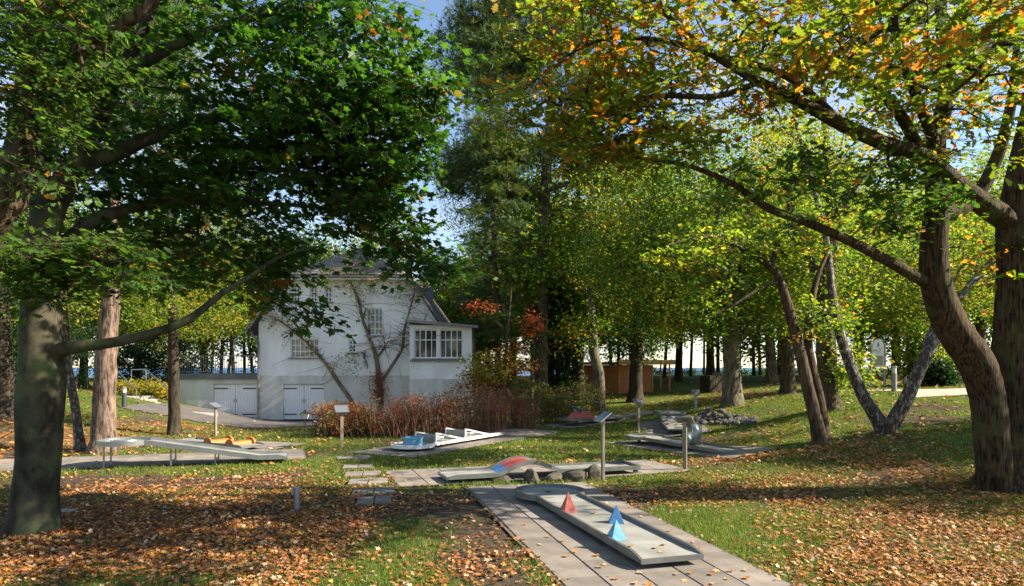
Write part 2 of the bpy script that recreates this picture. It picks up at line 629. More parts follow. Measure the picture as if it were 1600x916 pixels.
def litter_density(x, y):
    """0..1: how thickly the fallen leaves lie"""
    def blob(cx, cy, rx, ry):
        return np.exp(-((x - cx) / rx) ** 2 - ((y - cy) / ry) ** 2)
    d = 0.10 + 0 * x
    d = d + 1.0 * blob(-4.5, 10, 4.2, 3.6) + 0.8 * blob(-8, 14.0, 5, 2.4) + 0.7 * blob(-2.4, 13.4, 1.3, 0.6) + 0.8 * blob(0.2, 15.9, 1.8, 0.4)
    d = d + 1.0 * blob(6.3, 8.6, 3.0, 2.2) + 0.95 * blob(5.0, 13.9, 2.4, 1.2) + 0.6 * blob(8.5, 13, 3.5, 3.5) + 0.45 * blob(9, 18, 4, 4)
    d = d + 0.75 * blob(-15, 25, 6, 6) + 0.3 * blob(13, 34, 12, 10) + 0.22 * blob(1, 18.5, 4, 1) + 0.15 * blob(0, 42, 20, 12)
    d = d * (1 - 0.8 * blob(-1.5, 10.0, 0.9, 2.6)) * (1 - 0.75 * blob(3.3, 10.6, 0.8, 2.0)) * (1 - 0.5 * blob(-4.2, 8.2, 1.2, 0.7))
    n = vnoise(x, y, 0.9, 3) * 0.6 + vnoise(x, y, 0.35, 4) * 0.4
    big = vnoise(x, y, 2.3, 31) * 0.65 + vnoise(x, y, 1.1, 32) * 0.35
    return np.clip(d * (0.35 + 1.3 * n) * np.clip(0.15 + 1.75 * big, 0.3, 1.5), 0, 1)


def grass_density(x, y):
    n = vnoise(x, y, 1.7, 5) * 0.6 + vnoise(x, y, 0.5, 6) * 0.4
    def blob(cx, cy, rx, ry):
        return np.exp(-((x - cx) / rx) ** 2 - ((y - cy) / ry) ** 2)
    d = 0.45 + 0.9 * (n - 0.5)
    d = d + 0.5 * blob(-4.0, 15.5, 0.9, 2) + 0.5 * blob(3.6, 10.8, 1.6, 2.2) + 0.5 * blob(1.5, 19.5, 5, 2.5) + 0.4 * blob(-2, 18, 3, 1) + 0.4 * blob(-9, 26, 5, 3)
    d = d - 0.6 * blob(-8, 15.3, 4, 0.8) + 0.25 * blob(-1.6, 10.2, 0.8, 2.2) - 0.35 * blob(-0.5, 9.4, 0.5, 1.6) - 0.5 * blob(2.3, 14.0, 0.8, 1.4) - 0.4 * blob(6.5, 18.3, 2, 0.8) - 0.3 * blob(-6, 11, 4, 4) - 0.4 * blob(-16, 26, 6, 6)
    d = d + 0.25 * (np.asarray(y) > 24)
    return np.clip(d, 0, 1)


def axis(parts):
    out = []
    for a, b, s in parts:
        out.append(np.arange(a, b, s))
    return np.unique(np.round(np.concatenate(out), 4))


gx = axis([(-400, -60, 20), (-60, -24, 2), (-24, 24, 0.3), (24, 60, 2), (60, 401, 20)])
gy = axis([(-60, -4, 4), (-4, 5, 1), (5, 40, 0.3), (40, 78, 1.0), (78, 92.1, 2)])
GX, GY = np.meshgrid(gx, gy, indexing='ij')
GZ = G(GX, GY)
near = np.exp(-((GY - 14) / 14) ** 2)
GZ = GZ + (vnoise(GX, GY, 0.8, 11) - 0.5) * 0.05 * near * (~in_paving(GX, GY, 0.5))
pav = in_paving(GX, GY, 0.15)
GZ = np.where(pav, GZ - 0.03, GZ)
nx, ny = GX.shape
verts = np.stack([GX, GY, GZ], -1).reshape(-1, 3)
idx = np.arange(nx * ny).reshape(nx, ny)
quads = np.stack([idx[:-1, :-1], idx[1:, :-1], idx[1:, 1:], idx[:-1, 1:]], -1).reshape(-1, 4)
cov = np.zeros((nx * ny, 3))
cov[:, 0] = grass_density(GX, GY).ravel()
cov[:, 1] = (litter_density(GX, GY) * np.where(GY > 20, 0.55, 0.25)).ravel()
ground = np_mesh('ground', verts, quads, 'ground', colors=cov, smooth=True, attr='cover')
tag(ground, 'grassy park ground with bare soil and leaf litter', kind='structure')

sea = MB().poly([(-9000, 84, -8), (9000, 84, -8), (9000, 16000, -8), (-9000, 16000, -8)], [(0, 1, 2, 3)]).build('sea', 'sea')
tag(sea, 'blue sea on the horizon behind the park', kind='structure')


def sheet(name, mask, label, mat, lift, x0, x1, y0, y1, st=0.2):
    xs, ys = np.arange(x0, x1 + st, st), np.arange(y0, y1 + st, st)
    X, Y = np.meshgrid(xs, ys, indexing='ij')
    Z = G(X, Y) + lift
    k = mask(X, Y)
    idx = np.arange(X.size).reshape(X.shape)
    q = np.stack([idx[:-1, :-1], idx[1:, :-1], idx[1:, 1:], idx[:-1, 1:]], -1)
    kk = k[:-1, :-1] & k[1:, :-1] & k[1:, 1:] & k[:-1, 1:]
    o = np_mesh(name, np.stack([X, Y, Z], -1).reshape(-1, 3), q[kk].reshape(-1, 4), mat, smooth=True)
    tag(o, label, kind='structure')
    return o


sheet('driveway', in_drive, 'dark asphalt driveway in front of the garage doors', 'asphalt', 0.03, -17.6, -1.2, 26, 37.9)
sheet('sandy_path', in_sand, 'pale sandy path curving past the information board', 'sand', 0.03, 13, 44, 22, 33)

# ------------------------------------------------------------------ paving
slab_meshes = {}


def slab_mesh(w, l):
    key = (round(w, 3), round(l, 3))
    if key not in slab_meshes:
        b = 0.008
        mb = MB()
        x, y = w / 2, l / 2
        p = [(-x, -y, -0.05), (x, -y, -0.05), (x, y, -0.05), (-x, y, -0.05), (-x, -y, -b), (x, -y, -b), (x, y, -b), (-x, y, -b),
             (-x + b, -y + b, 0), (x - b, -y + b, 0), (x - b, y - b, 0), (-x + b, y - b, 0)]
        mb.poly(p, [(0, 1, 5, 4), (1, 2, 6, 5), (2, 3, 7, 6), (3, 0, 4, 7), (4, 5, 9, 8), (5, 6, 10, 9), (6, 7, 11, 10), (7, 4, 8, 11), (8, 9, 10, 11)])
        me = bpy.data.meshes.new('paving_slab')
        me.from_pydata(mb.v, [], mb.f)
        me.materials.append(MATS['slab'])
        slab_meshes[key] = me
    return slab_meshes[key]


def slab_at(x, y, ang, w, l, parent, lift=0.028):
    o = bpy.data.objects.new('paving_slab', slab_mesh(w, l))
    COL.objects.link(o)
    e = 0.25
    dzx = (g1(x + e, y) - g1(x - e, y)) / (2 * e)
    dzy = (g1(x, y + e) - g1(x, y - e)) / (2 * e)
    nrm = Vector((-dzx, -dzy, 1)).normalized()
    q = Vector((0, 0, 1)).rotation_difference(nrm) @ Matrix.Rotation(ang + random.uniform(-.004, .004), 3, 'Z').to_quaternion()
    o.rotation_euler = q.to_euler()
    o.location = (x, y, g1(x, y) + lift + random.uniform(-0.003, 0.003))
    o.parent = parent
    return o


STRIP_LABEL = ['paved strip under the lane with three pyramids', 'paved strip under the humped bridge lane', 'paved strip under the raised lane on legs',
               'paved strip under the lane with the blue drum', 'paved pad under the lane with orange rollers', 'paved strip under the looping lane',
               'paved pad under the lane with a tilted disc', 'paved strip under the lane with the red hump']
for st, lb in zip(STRIPS, STRIP_LABEL):
    d, s = st['d'], st['s']
    ang = math.atan2(d[1], d[0]) - PI / 2
    L, Wd = st['rows'] * st['pl'], st['cols'] * st['pw']
    na, nb = int(L / 0.3) + 2, int(Wd / 0.3) + 2
    A, B = np.meshgrid(np.linspace(-0.05, L + 0.05, na), np.linspace(-0.05, Wd + 0.05, nb), indexing='ij')
    X = st['c'][0] + d[0] * A + s[0] * B
    Y = st['c'][1] + d[1] * A + s[1] * B
    idx = np.arange(A.size).reshape(A.shape)
    q = np.stack([idx[:-1, :-1], idx[1:, :-1], idx[1:, 1:], idx[:-1, 1:]], -1).reshape(-1, 4)
    bed = np_mesh('paved_path', np.stack([X, Y, G(X, Y) + 0.012], -1).reshape(-1, 3), q, 'bed')
    tag(bed, lb, kind='structure')
    for i in range(st['rows']):
        for j in range(st['cols']):
            p = st['c'] + d * (i + 0.5) * st['pl'] + s * (j + 0.5) * st['pw']
            slab_at(p[0], p[1], ang, st['pw'] - 0.014, st['pl'] - 0.009, bed)

# pairs of stepping slabs in the grass
step_bed = MB()
steps = bpy.data.objects.new('stepping_path', None)
COL.objects.link(steps)
tag(steps, 'pairs of stepping slabs set into the lawn', kind='structure')
for (u0, u1, v) in STEP_ROWS:
    Y = CAMZ * F / (v - 574)
    xa, xb = (u0 - 800) / F * Y, (u1 - 800) / F * Y
    w = (xb - xa) / 2
    for k in range(2):
        slab_at(xa + w * (k + .5), Y + 0.10 * k, 0.16, w - 0.012, 0.66, steps, 0.045)

# ------------------------------------------------------------------ mini-golf lanes
LW, RR = 0.42, 0.66      # half width, radius of the end disc


def lane(name, label, tee, end, zp, disc=True, rim=0.055, closed_end=False, tee_lip=True, base_z=None, bed_mat='lane_bed', rim_mat='lane_rim', legs=()):
    """lane whose origin is its tee; x runs to the target; zp(x) is the height of the bed"""
    tee, end = np.array(tee, float), np.array(end, float)
    L = np.linalg.norm(end - tee)
    ang = math.atan2(*(end - tee)[::-1])
    z0 = g1(*((tee + end) / 2)) + 0.03 if base_z is None else base_z
    t = thing(name, label, 'golf lane', (tee[0], tee[1], z0), ang, 'mini golf lanes')
    xs = np.linspace(0, L - (RR * 0.75 if disc else 0), 40)
    zs = [zp(x) for x in xs]
    mb = MB()
    n = len(xs)
    V = []
    for x, z in zip(xs, zs):
        V += [(x, -LW, z), (x, LW, z), (x, LW, z - 0.035), (x, -LW, z - 0.035)]
    Fc = [(0, 1, 2, 3), tuple(4 * (n - 1) + k for k in (3, 2, 1, 0))]
    for i in range(n - 1):
        for k in range(4):
            a, b = 4 * i + k, 4 * i + (k + 1) % 4
            Fc.append((a, a + 4, b + 4, b))
    mb.poly(V, Fc)
    zL = zp(L)
    if disc:
        ring = [(L + RR * math.cos(a), RR * math.sin(a)) for a in np.linspace(0, 2 * PI, 48, endpoint=False)]
        mb.prism(ring, zL - 0.038, zL - 0.003)
    mb.build('bed', bed_mat, t)
    a0 = math.asin(LW / RR)
    for sgn in (-1, 1):
        rb = MB()
        V, Fc = [], []
        xr = np.linspace(0.0, L - RR * math.cos(a0) + 0.02 if disc else L, 40)
        for i, x in enumerate(xr):
            z = zp(x)
            hgt = rim * min(1, 0.25 + x / 0.25)
            ya, yb = sgn * LW, sgn * (LW + 0.04)
            V += [(x, ya, z - 0.05), (x, yb, z - 0.05), (x, yb, z + hgt), (x, ya, z + hgt)]
        m_ = len(xr)
        for i in range(m_ - 1):
            for k in range(4):
                a, b = 4 * i + k, 4 * i + (k + 1) % 4
                Fc.append((a, a + 4, b + 4, b) if sgn > 0 else (b, b + 4, a + 4, a))
        Fc += [(0, 1, 2, 3), tuple(4 * (m_ - 1) + k for k in (3, 2, 1, 0))]
        rb.poly(V, Fc).build('side_rail', rim_mat, t)
    if disc:
        rb = MB()
        angs = np.linspace(-PI + a0 + 0.02, PI - a0 - 0.02, 44)
        V, Fc = [], []
        for a in angs:
            for (r, z) in ((RR - 0.02, zL - 0.05), (RR + 0.03, zL - 0.05), (RR + 0.03, zL + rim), (RR - 0.02, zL + rim)):
                V.append((L + r * math.cos(a), r * math.sin(a), z))
        for i in range(len(angs) - 1):
            for k in range(4):
                a, b = 4 * i + k, 4 * i + (k + 1) % 4
                Fc.append((a, b, b + 4, a + 4))
        m_ = len(angs)
        Fc += [(3, 2, 1, 0), tuple(4 * (m_ - 1) + k for k in (0, 1, 2, 3))]
        rb.poly(V, Fc).build('end_ring', rim_mat, t)
        hb = MB()
        hb.prism([(L + 0.1 + 0.06 * math.cos(a), 0.06 * math.sin(a)) for a in np.linspace(0, 2 * PI, 16, endpoint=False)], zL - 0.01, zL + 0.002)
        hb.build('target_hole', 'rubber', t)
    else:
        MB().box(L, L + 0.04, -LW - 0.04, LW + 0.04, zp(L) - 0.05, zp(L) + rim).build('end_rail', rim_mat, t)
    if tee_lip:
        MB().box(-0.04, 0.0, -LW - 0.03, LW + 0.03, zp(0) - 0.06, zp(0) + 0.002).build('tee_lip', rim_mat, t)
    for x in (0.35, L * 0.36, L * 0.68, L):
        for sgn in (-1, 1):
            z = zp(x) - 0.05
            if 0.03 < z < 0.25 and not legs:
                MB().box(x - 0.05, x + 0.05, sgn * 0.28 - 0.04, sgn * 0.28 + 0.04, -0.01, z).build('support_foot', 'rubber', t)
    return t, L


# 1. front lane with three pyramids
tee1 = np.array([2.06, 8.82])
c1 = np.array([0.74, 13.35])
t, L = lane('golf_lane', 'golf lane with one red and two blue pyramids on its bed', tee1, c1, lambda x: 0.13)


def pyramid(parent, x, y, z, s, h, rot, mats):
    mb = MB()
    P = [(s * math.cos(rot + k * PI / 2), s * math.sin(rot + k * PI / 2), 0) for k in range(4)] + [(0, 0, h)]
    mb.poly(P, [(0, 1, 4), (1, 2, 4), (2, 3, 4), (3, 0, 4), (3, 2, 1, 0)])
    return mb.build('pyramid', mats, parent, loc=(x, y, z))


ang1 = math.atan2(*(c1 - tee1)[::-1])


def to_lane(t_, x, y):
    a = t_.rotation_euler.z
    dx, dy = x - t_.location.x, y - t_.location.y
    return dx * math.cos(a) + dy * math.sin(a), -dx * math.sin(a) + dy * math.cos(a)


for (u, v, mt, h, rr) in ((877, 800, 'pink_paint', 0.34, 0.5), (963, 816, 'blue_paint', 0.28, 0.12), (946, 843, 'sky_blue_paint', 0.28, 0.45)):
    Y = (CAMZ - 0.16) * F / (v - 574)
    lx, ly = to_lane(t, (u - 800) / F * Y, Y)
    pyramid(t, lx, max(-.30, min(.30, ly)), 0.131, 0.165, h, rr + 0.3, mt)


# 2. bridge lane
def zp2(x):
    a, b, h = 1.15, 2.75, 0.25
    return 0.14 + (h * math.sin(PI * (x - a) / (b - a)) ** 1.3 if a < x < b else 0)


t2, L2 = lane('golf_lane', 'golf lane with a humped bridge painted red and blue', (-1.55, 15.5), (2.95, 17.05), zp2, disc=False, rim=0.05)
V, Fc, q = [], [], []
mb = MB()
xs = np.linspace(1.22, 2.05, 16)
for x in xs:
    V += [(x, -LW + 0.01, zp2(x) + 0.006), (x, LW - 0.01, zp2(x) + 0.006)]
mb.poly(V, [])
for i in range(15):
    mb.cur = 1 if xs[i] < 1.42 else 0
    mb.f.append((2 * i, 2 * i + 2, 2 * i + 3, 2 * i + 1))
    mb.mi.append(mb.cur)
mb.build('painted_ramp', ['red_paint', 'blue_paint'], t2, smooth=True)

# 3. looping lane
t3, L3 = lane('golf_lane', 'golf lane with an upright metal loop ring in its middle', (6.35, 19.55), (4.65, 23.7), lambda x: 0.13)
mb = MB()
Rl, n = 0.34, 40
V = []
for i in range(n + 1):
    a = -PI / 2 + 2 * PI * i / n
    y0 = -0.17 + 0.34 * i / n
    for (dr, dy) in ((0, -0.16), (0, 0.16), (0.02, 0.16), (0.02, -0.16)):
        V.append((1.9 + (Rl + dr) * math.cos(a), y0 + dy, 0.14 + Rl + (Rl + dr) * math.sin(a)))
Fc = [(4 * i + k, 4 * i + (k + 1) % 4, 4 * i + 4 + (k + 1) % 4, 4 * i + 4 + k) for i in range(n) for k in range(4)]
mb.poly(V, Fc).build('loop_ring', 'galv', t3, smooth=True)
for y in (-0.36, 0.36):
    MB().bar((1.9, y, 0.12), (1.9, y * 0.9, 0.75), 0.04, 0.04).build('loop_brace', 'galv', t3)

# 4. lane with a raised tilted disc at its end
t4, L4 = lane('golf_lane', 'golf lane climbing to a tilted grey disc beside the stone bank', (6.35, 25.9), (6.75, 29.3),
              lambda x: 0.10 + 0.40 * max(0, min(1, (x - 1.7) / 1.4)) ** 1.2)

# 5. lane with red hump
t5, L5 = lane('golf_lane', 'golf lane with a red hump and a blue flap', (6.6, 33.4), (2.75, 31.0), lambda x: 0.13)
mb = MB()
prof = [(-0.62, 0), (-0.12, 0.34), (0.12, 0.34), (0.62, 0)]
V = [(x, y, z) for y in (-0.41, 0.41) for x, z in prof]
mb.poly(V, [(0, 1, 5, 4), (1, 2, 6, 5), (2, 3, 7, 6), (3, 2, 1, 0), (4, 5, 6, 7), (0, 4, 7, 3)]).build('hump', 'pink_paint', t5, loc=(L5 - 0.55, 0, 0.132))
MB().bar((-0.22, 0, 0.30), (0.28, 0, 0.56), 0.30, 0.03).build('flap', 'blue_paint', t5, loc=(L5 - 0.35, 0, 0.132))

# 6. lane with the blue drum and wedge barriers
t6, L6 = lane('golf_lane', 'golf lane with a blue drum and two white wedge barriers', (-0.75, 25.35), (-3.1, 21.35), lambda x: 0.13, rim_mat='lane_white')
mb = MB()
ro, ri, n = 0.31, 0.28, 36
V = []
for i in range(n):
    a = 2 * PI * i / n
    for (r, z) in ((ro, 0), (ro, 0.22), (ro + 0.02, 0.22), (ro + 0.02, 0.25), (ri, 0.25), (ri, 0.02)):
        V.append((r * math.cos(a), r * math.sin(a), z))
Fc = [(6 * i + k, 6 * ((i + 1) % n) + k, 6 * ((i + 1) % n) + k + 1, 6 * i + k + 1) for i in range(n) for k in range(5)]
mb.poly(V, Fc)
mb.poly([(ri * math.cos(2 * PI * i / n), ri * math.sin(2 * PI * i / n), 0.02) for i in range(n)], [tuple(range(n))])
mb.build('drum', 'sky_blue_paint', t6, loc=(L6, 0, 0.13))
for x0 in (1.35, 3.0):
    w = thing('wedge_barrier', None, None)
    w.parent = t6
    w.location = (x0, 0, 0.132)
    for y in (-0.40, 0.40):
        b_ = MB()
        b_.bar((0.98, y, 0.0), (0.98, y, 0.34), 0.05, 0.05)
        b_.bar((-0.55, y, 0.02), (0.98, y, 0.33), 0.05, 0.05)
        b_.build('wedge_frame', 'lane_white', w)
    MB().box(0.95, 0.975, -0.375, 0.375, 0.01, 0.30).build('wedge_board', 'lane_bed', w)

# 7. raised lane on legs
t7, L7 = lane('golf_lane', 'long grey golf lane raised on legs with a round plateau', (-6.25, 18.95), (-10.1, 17.9),
              lambda x: 0.13 + 0.48 * max(0.0, min(1.0, (x - 0.7) / 2.7)), legs=(1,), rim_mat='galv', rim=0.075)
for x in (L7 * 0.45, L7 * 0.72, L7 + 0.45):
    for y in (-0.3, 0.3):
        zt = 0.13 + 0.48 * max(0.0, min(1.0, (x - 0.7) / 2.7)) - 0.05
        MB().bar((x, y, -0.01), (x, y, zt), 0.035, 0.035).build('leg', 'galv', t7)
    MB().bar((x, -0.3, 0.1), (x, 0.3, 0.1), 0.03, 0.03).build('leg_brace', 'galv', t7)
for sgn in (0.6, -0.5):
    pts = [(L7 + 0.42 * math.cos(a) * abs(sgn) * 1.4, 0.1 * sgn + 0.36 * math.sin(a), 0.67) for a in np.linspace(0.4, 2.6, 14)]
    MB().tube(pts, 0.018, 6).build('deflector_bar', 'galv', t7)

# 8. lane with orange rollers
t8, L8 = lane('golf_lane', 'golf lane with two orange roller obstacles', (-8.05, 21.2), (-10.9, 22.75), lambda x: 0.13, disc=False)
for (x, y0, y1) in ((0.55, -0.40, 0.40), (1.55, -0.38, 0.40)):
    ob = MB()
    def dsk(yc, r, th):
        n = 20
        pr = [(x + r * math.cos(a), r * math.sin(a)) for a in np.linspace(0, PI, n)]
        V = [(px_, yc - th / 2, max(0, pz)) for px_, pz in pr] + [(px_, yc + th / 2, max(0, pz)) for px_, pz in pr]
        Fc = [tuple(range(n)), tuple(range(2 * n - 1, n - 1, -1))] + [(i, n + i, n + (i + 1) % n, (i + 1) % n) for i in range(n)]
        ob.poly(V, Fc)
    dsk(y0, 0.20, 0.06)
    dsk(y1, 0.20, 0.06)
    dsk((y0 + y1) / 2, 0.12, abs(y1 - y0) - 0.065)
    ob.build('roller', 'orange_paint', t8, loc=(0, 0, 0.132))


# ------------------------------------------------------------------ sign posts, bollards, lamps
def sign_post(u, v, top_v, label, yaw, tilt=35, wood=True, tray=False, pw=0.42, pd=0.32):
    X, Y = ground_hit(u, v)
    h = (v - top_v) / F * Y
    t = thing('sign_post', label, 'sign', (X, Y, g1(X, Y)), R(yaw), 'lane sign posts')
    MB().box(-0.05, 0.05, -0.03, 0.03, -0.2, h - 0.06).build('post', 'post_wood' if wood else 'galv', t, bevel=0.006)
    p = MB().box(-pw / 2, pw / 2, -pd / 2, pd / 2, -0.01, 0.012).build('panel', 'panel_gloss', t, loc=(0, 0, h - 0.03), bevel=0.003)
    p.rotation_euler = (R(tilt), 0, 0)
    f = MB()
    for (a, b) in (((-pw / 2, -pd / 2), (pw / 2, -pd / 2)), ((-pw / 2, pd / 2), (pw / 2, pd / 2)), ((-pw / 2, -pd / 2), (-pw / 2, pd / 2)), ((pw / 2, -pd / 2), (pw / 2, pd / 2))):
        f.bar((*a, 0.004), (*b, 0.004), 0.016, 0.03)
    f.build('panel_frame', 'galv', p)
    MB().bar((0, 0, h - 0.10), (0, 0, h - 0.045), 0.05, 0.05).build('bracket', 'dark_metal', t)
    if tray:
        MB().bar((0.03, -0.02, h - 0.22), (0.26, -0.02, h - 0.22), 0.10, 0.02).build('ball_tray', 'galv', t)
    return t


sign_post(942, 752, 650, 'tall sign post with blue reflecting panel beside the rocks of the bridge lane', -75, 38)
sign_post(1070, 735, 655, 'wooden sign post with dark panel and tray on the leaf-covered slope', 150, 30, tray=True)
sign_post(998, 677, 627, 'sign post with pale tilted panel on the lawn behind the loop lane', 25, 35)
sign_post(1087, 641, 613, 'thin small sign post with square panel above the stone bank', 5, 70, wood=False, pw=0.34, pd=0.26)
sign_post(534, 700, 638, 'sign post with bright blue panel in front of the shrub border', 25, 40)
sign_post(337, 682, 632, 'sign post with tray standing at the edge of the driveway', 75, 30, tray=True)
sign_post(791, 668, 628, 'sign post with thin edge-on panel against the red shrubs', 95, 30)


def bollard(u, v, top_v, label, r=0.10, cap='galv', body='bollard_grey'):
    X, Y = ground_hit(u, v)
    h = (v - top_v) / F * Y
    t = thing('bollard_lamp', label, 'bollard', (X, Y, g1(X, Y)), 0, 'bollard lamps')
    MB().tube([(0, 0, -0.1), (0, 0, h * 0.72)], r, 16).build('body', body, t, smooth=False)
    MB().tube([(0, 0, h * 0.72), (0, 0, h * 0.93)], r * 0.86, 16).build('light_head', 'lamp_glass', t)
    MB().tube([(0, 0, h * 0.93), (0, 0, h * 0.98), (0, 0, h)], [r * 1.08, r * 1.08, r * 0.7], 16).build('cap', cap, t)
    return t


bollard(194, 637, 605, 'dark grey bollard lamp beside the path to the stairs', body='dark_metal')
bollard(1397, 613, 572, 'grey bollard lamp in front of the white information board')
bollard(1413, 601, 574, 'pale bollard lamp behind the bollard at the sandy path', body='sign_white')

X, Y = ground_hit(464, 800)
t = thing('ground_spotlight', 'short metal spotlight post standing in the leaf litter', 'spotlight', (X, Y, g1(X, Y)))
h = 38 / F * Y
MB().tube([(0, 0, -0.1), (0, 0, h * 0.95)], 0.045, 14).build('post', 'galv', t)
MB().tube([(0, 0, h * 0.955), (0, 0, h)], 0.06, 14).build('cap', 'galv', t)
MB().box(-0.09, -0.05, -0.03, 0.03, h * 0.7, h * 0.97).build('lamp_head', 'galv', t)

X, Y = ground_hit(477, 686)
t = thing('lantern', 'black lantern lamp on thin pole in front of garage', 'lantern', (X, Y, g1(X, Y)))
h = 46 / F * Y
MB().tube([(0, 0, -0.1), (0, 0, 0.12), (0, 0, 0.14), (0, 0, h * 0.68)], [0.05, 0.05, 0.022, 0.022], 10).build('pole', 'iron_black', t)
mb = MB()
mb.poly([(sx * w, sy * w, z) for (w, z) in ((0.08, h * 0.68), (0.13, h * 0.86)) for sx, sy in ((-1, -1), (1, -1), (1, 1), (-1, 1))],
        [(0, 1, 5, 4), (1, 2, 6, 5), (2, 3, 7, 6), (3, 0, 4, 7), (3, 2, 1, 0)])
mb.build('glass', 'lamp_glass', t)
mb = MB()
for sx, sy in ((-1, -1), (1, -1), (1, 1), (-1, 1)):
    mb.bar((sx * .082, sy * .082, h * .68), (sx * .133, sy * .133, h * .86), 0.018, 0.018)
mb.poly([(sx * .17, sy * .17, h * .86) for sx, sy in ((-1, -1), (1, -1), (1, 1), (-1, 1))] + [(0, 0, h * .97)], [(0, 1, 4), (1, 2, 4), (2, 3, 4), (3, 0, 4), (3, 2, 1, 0)])
mb.tube([(0, 0, h * .96), (0, 0, h * .98), (0, 0, h)], [0.03, 0.035, 0.01], 8)
mb.build('roof', 'iron_black', t)

# white information board at the sandy path
X, Y = ground_hit(1372, 606)
t = thing('information_board', 'white arched information board on two posts by the sandy path', 'sign board', (X, Y, g1(X, Y)), R(-12))
k = Y / F
for x in (-9.5, 9.5):
    MB().tube([(x * k, 0, -0.1), (x * k, 0, 70 * k)], 0.055, 12).build('post', 'galv', t)
out = [(-8, 32), (8, 32)] + [(8 * math.cos(a), 62 + 15 * math.sin(a)) for a in np.linspace(0, PI, 16)]
n = len(out)
mb = MB()
mb.poly([(x * k, -0.03, z * k) for x, z in out] + [(x * k, 0.03, z * k) for x, z in out],
        [tuple(range(n)), tuple(range(2 * n - 1, n - 1, -1))] + [(i, n + i, n + (i + 1) % n, (i + 1) % n) for i in range(n)])
bd = mb.build('board', 'sign_white', t)
MB().box(-6.2 * k, 6.2 * k, -0.075, -0.031, 35 * k, 50 * k).build('notice_case', 'sign_grey', t)
MB().box(-5 * k, 5 * k, -0.082, -0.0755, 36.5 * k, 48.5 * k).build('notice_pane', 'pane', t)
mb = MB()
mb.poly([(-1.6 * k, -0.036, 66 * k), (1.6 * k, -0.036, 66 * k), (0.2 * k, -0.036, 72 * k)], [(0, 1, 2)])
mb.poly([(-1.4 * k, -0.036, 63.6 * k), (1.4 * k, -0.036, 63.6 * k), (1.4 * k, -0.036, 64.8 * k), (-1.4 * k, -0.036, 64.8 * k)], [(0, 1, 2, 3)])
mb.build('emblem', 'sign_blue', t)
mb = MB()
for j, wd in enumerate((4.5, 3.6, 4.2)):
    mb.box(-wd * k, wd * k, -0.0355, -0.0305, (58.6 - j * 2.2) * k, (59.2 - j * 2.2) * k)
mb.build('lettering', 'sign_grey', t)

X2, Y2 = ground_hit(1440, 600)
for (ua, ub, va) in ((1366, 1383, 572), (1386, 1412, 572)):
    Ya = Y + 0.6
    pts = []
    pa, pb = W(ua, va, Ya), W(ub + 6, va + 8, Ya + 0.2)
    for q in np.linspace(0, 1, 12):
        p = pa * (1 - q) + pb * q
        p[2] -= 0.62 * 4 * q * (1 - q) * 0.9
        pts.append(p)
    mb = MB()
    o = mb.tube([p - pa for p in pts], 0.035, 8).build('hanging_rope', 'rope', loc=tuple(pa), smooth=True)
    tag(o, 'thick brown rope sagging behind the information board', 'rope', 'ropes behind the information board')

# ------------------------------------------------------------------ rocks, stone bank, small plate, bin
rock_me = []
for k in range(6):
    rg = np.random.default_rng(100 + k)
    import bmesh
    bm = bmesh.new()
    bmesh.ops.create_icosphere(bm, subdivisions=2, radius=1.0)
    ax = rg.normal(size=(7, 3))
    ax /= np.linalg.norm(ax, axis=1)[:, None]
    lim = rg.uniform(0.55, 0.9, 7)
    for v_ in bm.verts:
        p = np.array(v_.co)
        for a_, l_ in zip(ax, lim):
            e = p @ a_ - l_
            if e > 0:
                p = p - a_ * e * 0.85
        p *= 1 + rg.uniform(-0.03, 0.03)
        v_.co = p
    me = bpy.data.meshes.new('rock')
    bm.to_mesh(me)
    bm.free()
    me.materials.append(MATS['boulder'])
    rock_me.append(me)
bank_me = []
for me in rock_me:
    m2 = me.copy()
    m2.materials.clear()
    m2.materials.append(MATS['stone'])
    bank_me.append(m2)


def rock(me, loc, s, parent=None, name='boulder'):
    o = bpy.data.objects.new(name, me)
    COL.objects.link(o)
    o.location = loc
    o.scale = s
    o.rotation_euler = (random.uniform(-.3, .3), random.uniform(-.3, .3), random.uniform(0, 6.3))
    o.parent = parent
    return o


for i, (u, v, w, hh, lb) in enumerate(((715, 752, 30, 12, 'low mossy boulder at the tee of the bridge lane'),
                                       (783, 752, 42, 20, 'wide flat boulder left of the pointed one at the bridge lane'),
                                       (829, 754, 30, 36, 'pointed boulder under the red bridge hump'),
                                       (866, 752, 34, 22, 'low boulder right of the pointed one at the bridge lane'),
                                       (900, 750, 46, 30, 'broad pale boulder by the end of the bridge hump'),
                                       (928, 747, 32, 40, 'dark upright boulder against the tall sign post'))):
    X, Y = ground_hit(u, v)
    s = w / F * Y / 2
    tag(rock(rock_me[i], (X, Y, g1(X, Y) + hh / F * Y * 0.15), (s * 1.15, s * 0.85, hh / F * Y * 0.46)), lb, 'boulder', 'boulders beside the bridge lane')

bank = thing('stone_bank', 'dry stone bank of rubble, toned dark for tree shade, set into the grass slope', 'stone wall', (8.3, 26.2, g1(8.3, 26.2)))
rg = np.random.default_rng(5)
for k in range(190):
    q = rg.random()
    row = rg.random()
    # bank runs from (1100,640) down to (1170,690) and curls to pale stones at the right
    u = 1090 + 90 * q
    v = 664 + 24 * q - row * (32 - 50 * (q - 0.45) ** 2)
    Y = 27.6 - 2.6 * q + row * 1.1
    p = W(u, v, Y)
    s = rg.uniform(0.07, 0.16)
    gz_ = g1(p[0], p[1])
    p[2] = gz_ + 0.03 + max(0.0, min(0.42, p[2] - gz_)) * (0.4 + 0.6 * rg.random())
    o = rock(bank_me[k % 6], (p[0] - 8.3, p[1] - 26.2, p[2] - g1(8.3, 26.2)), (s * 1.3, s, s * 0.75), bank, 'stone')

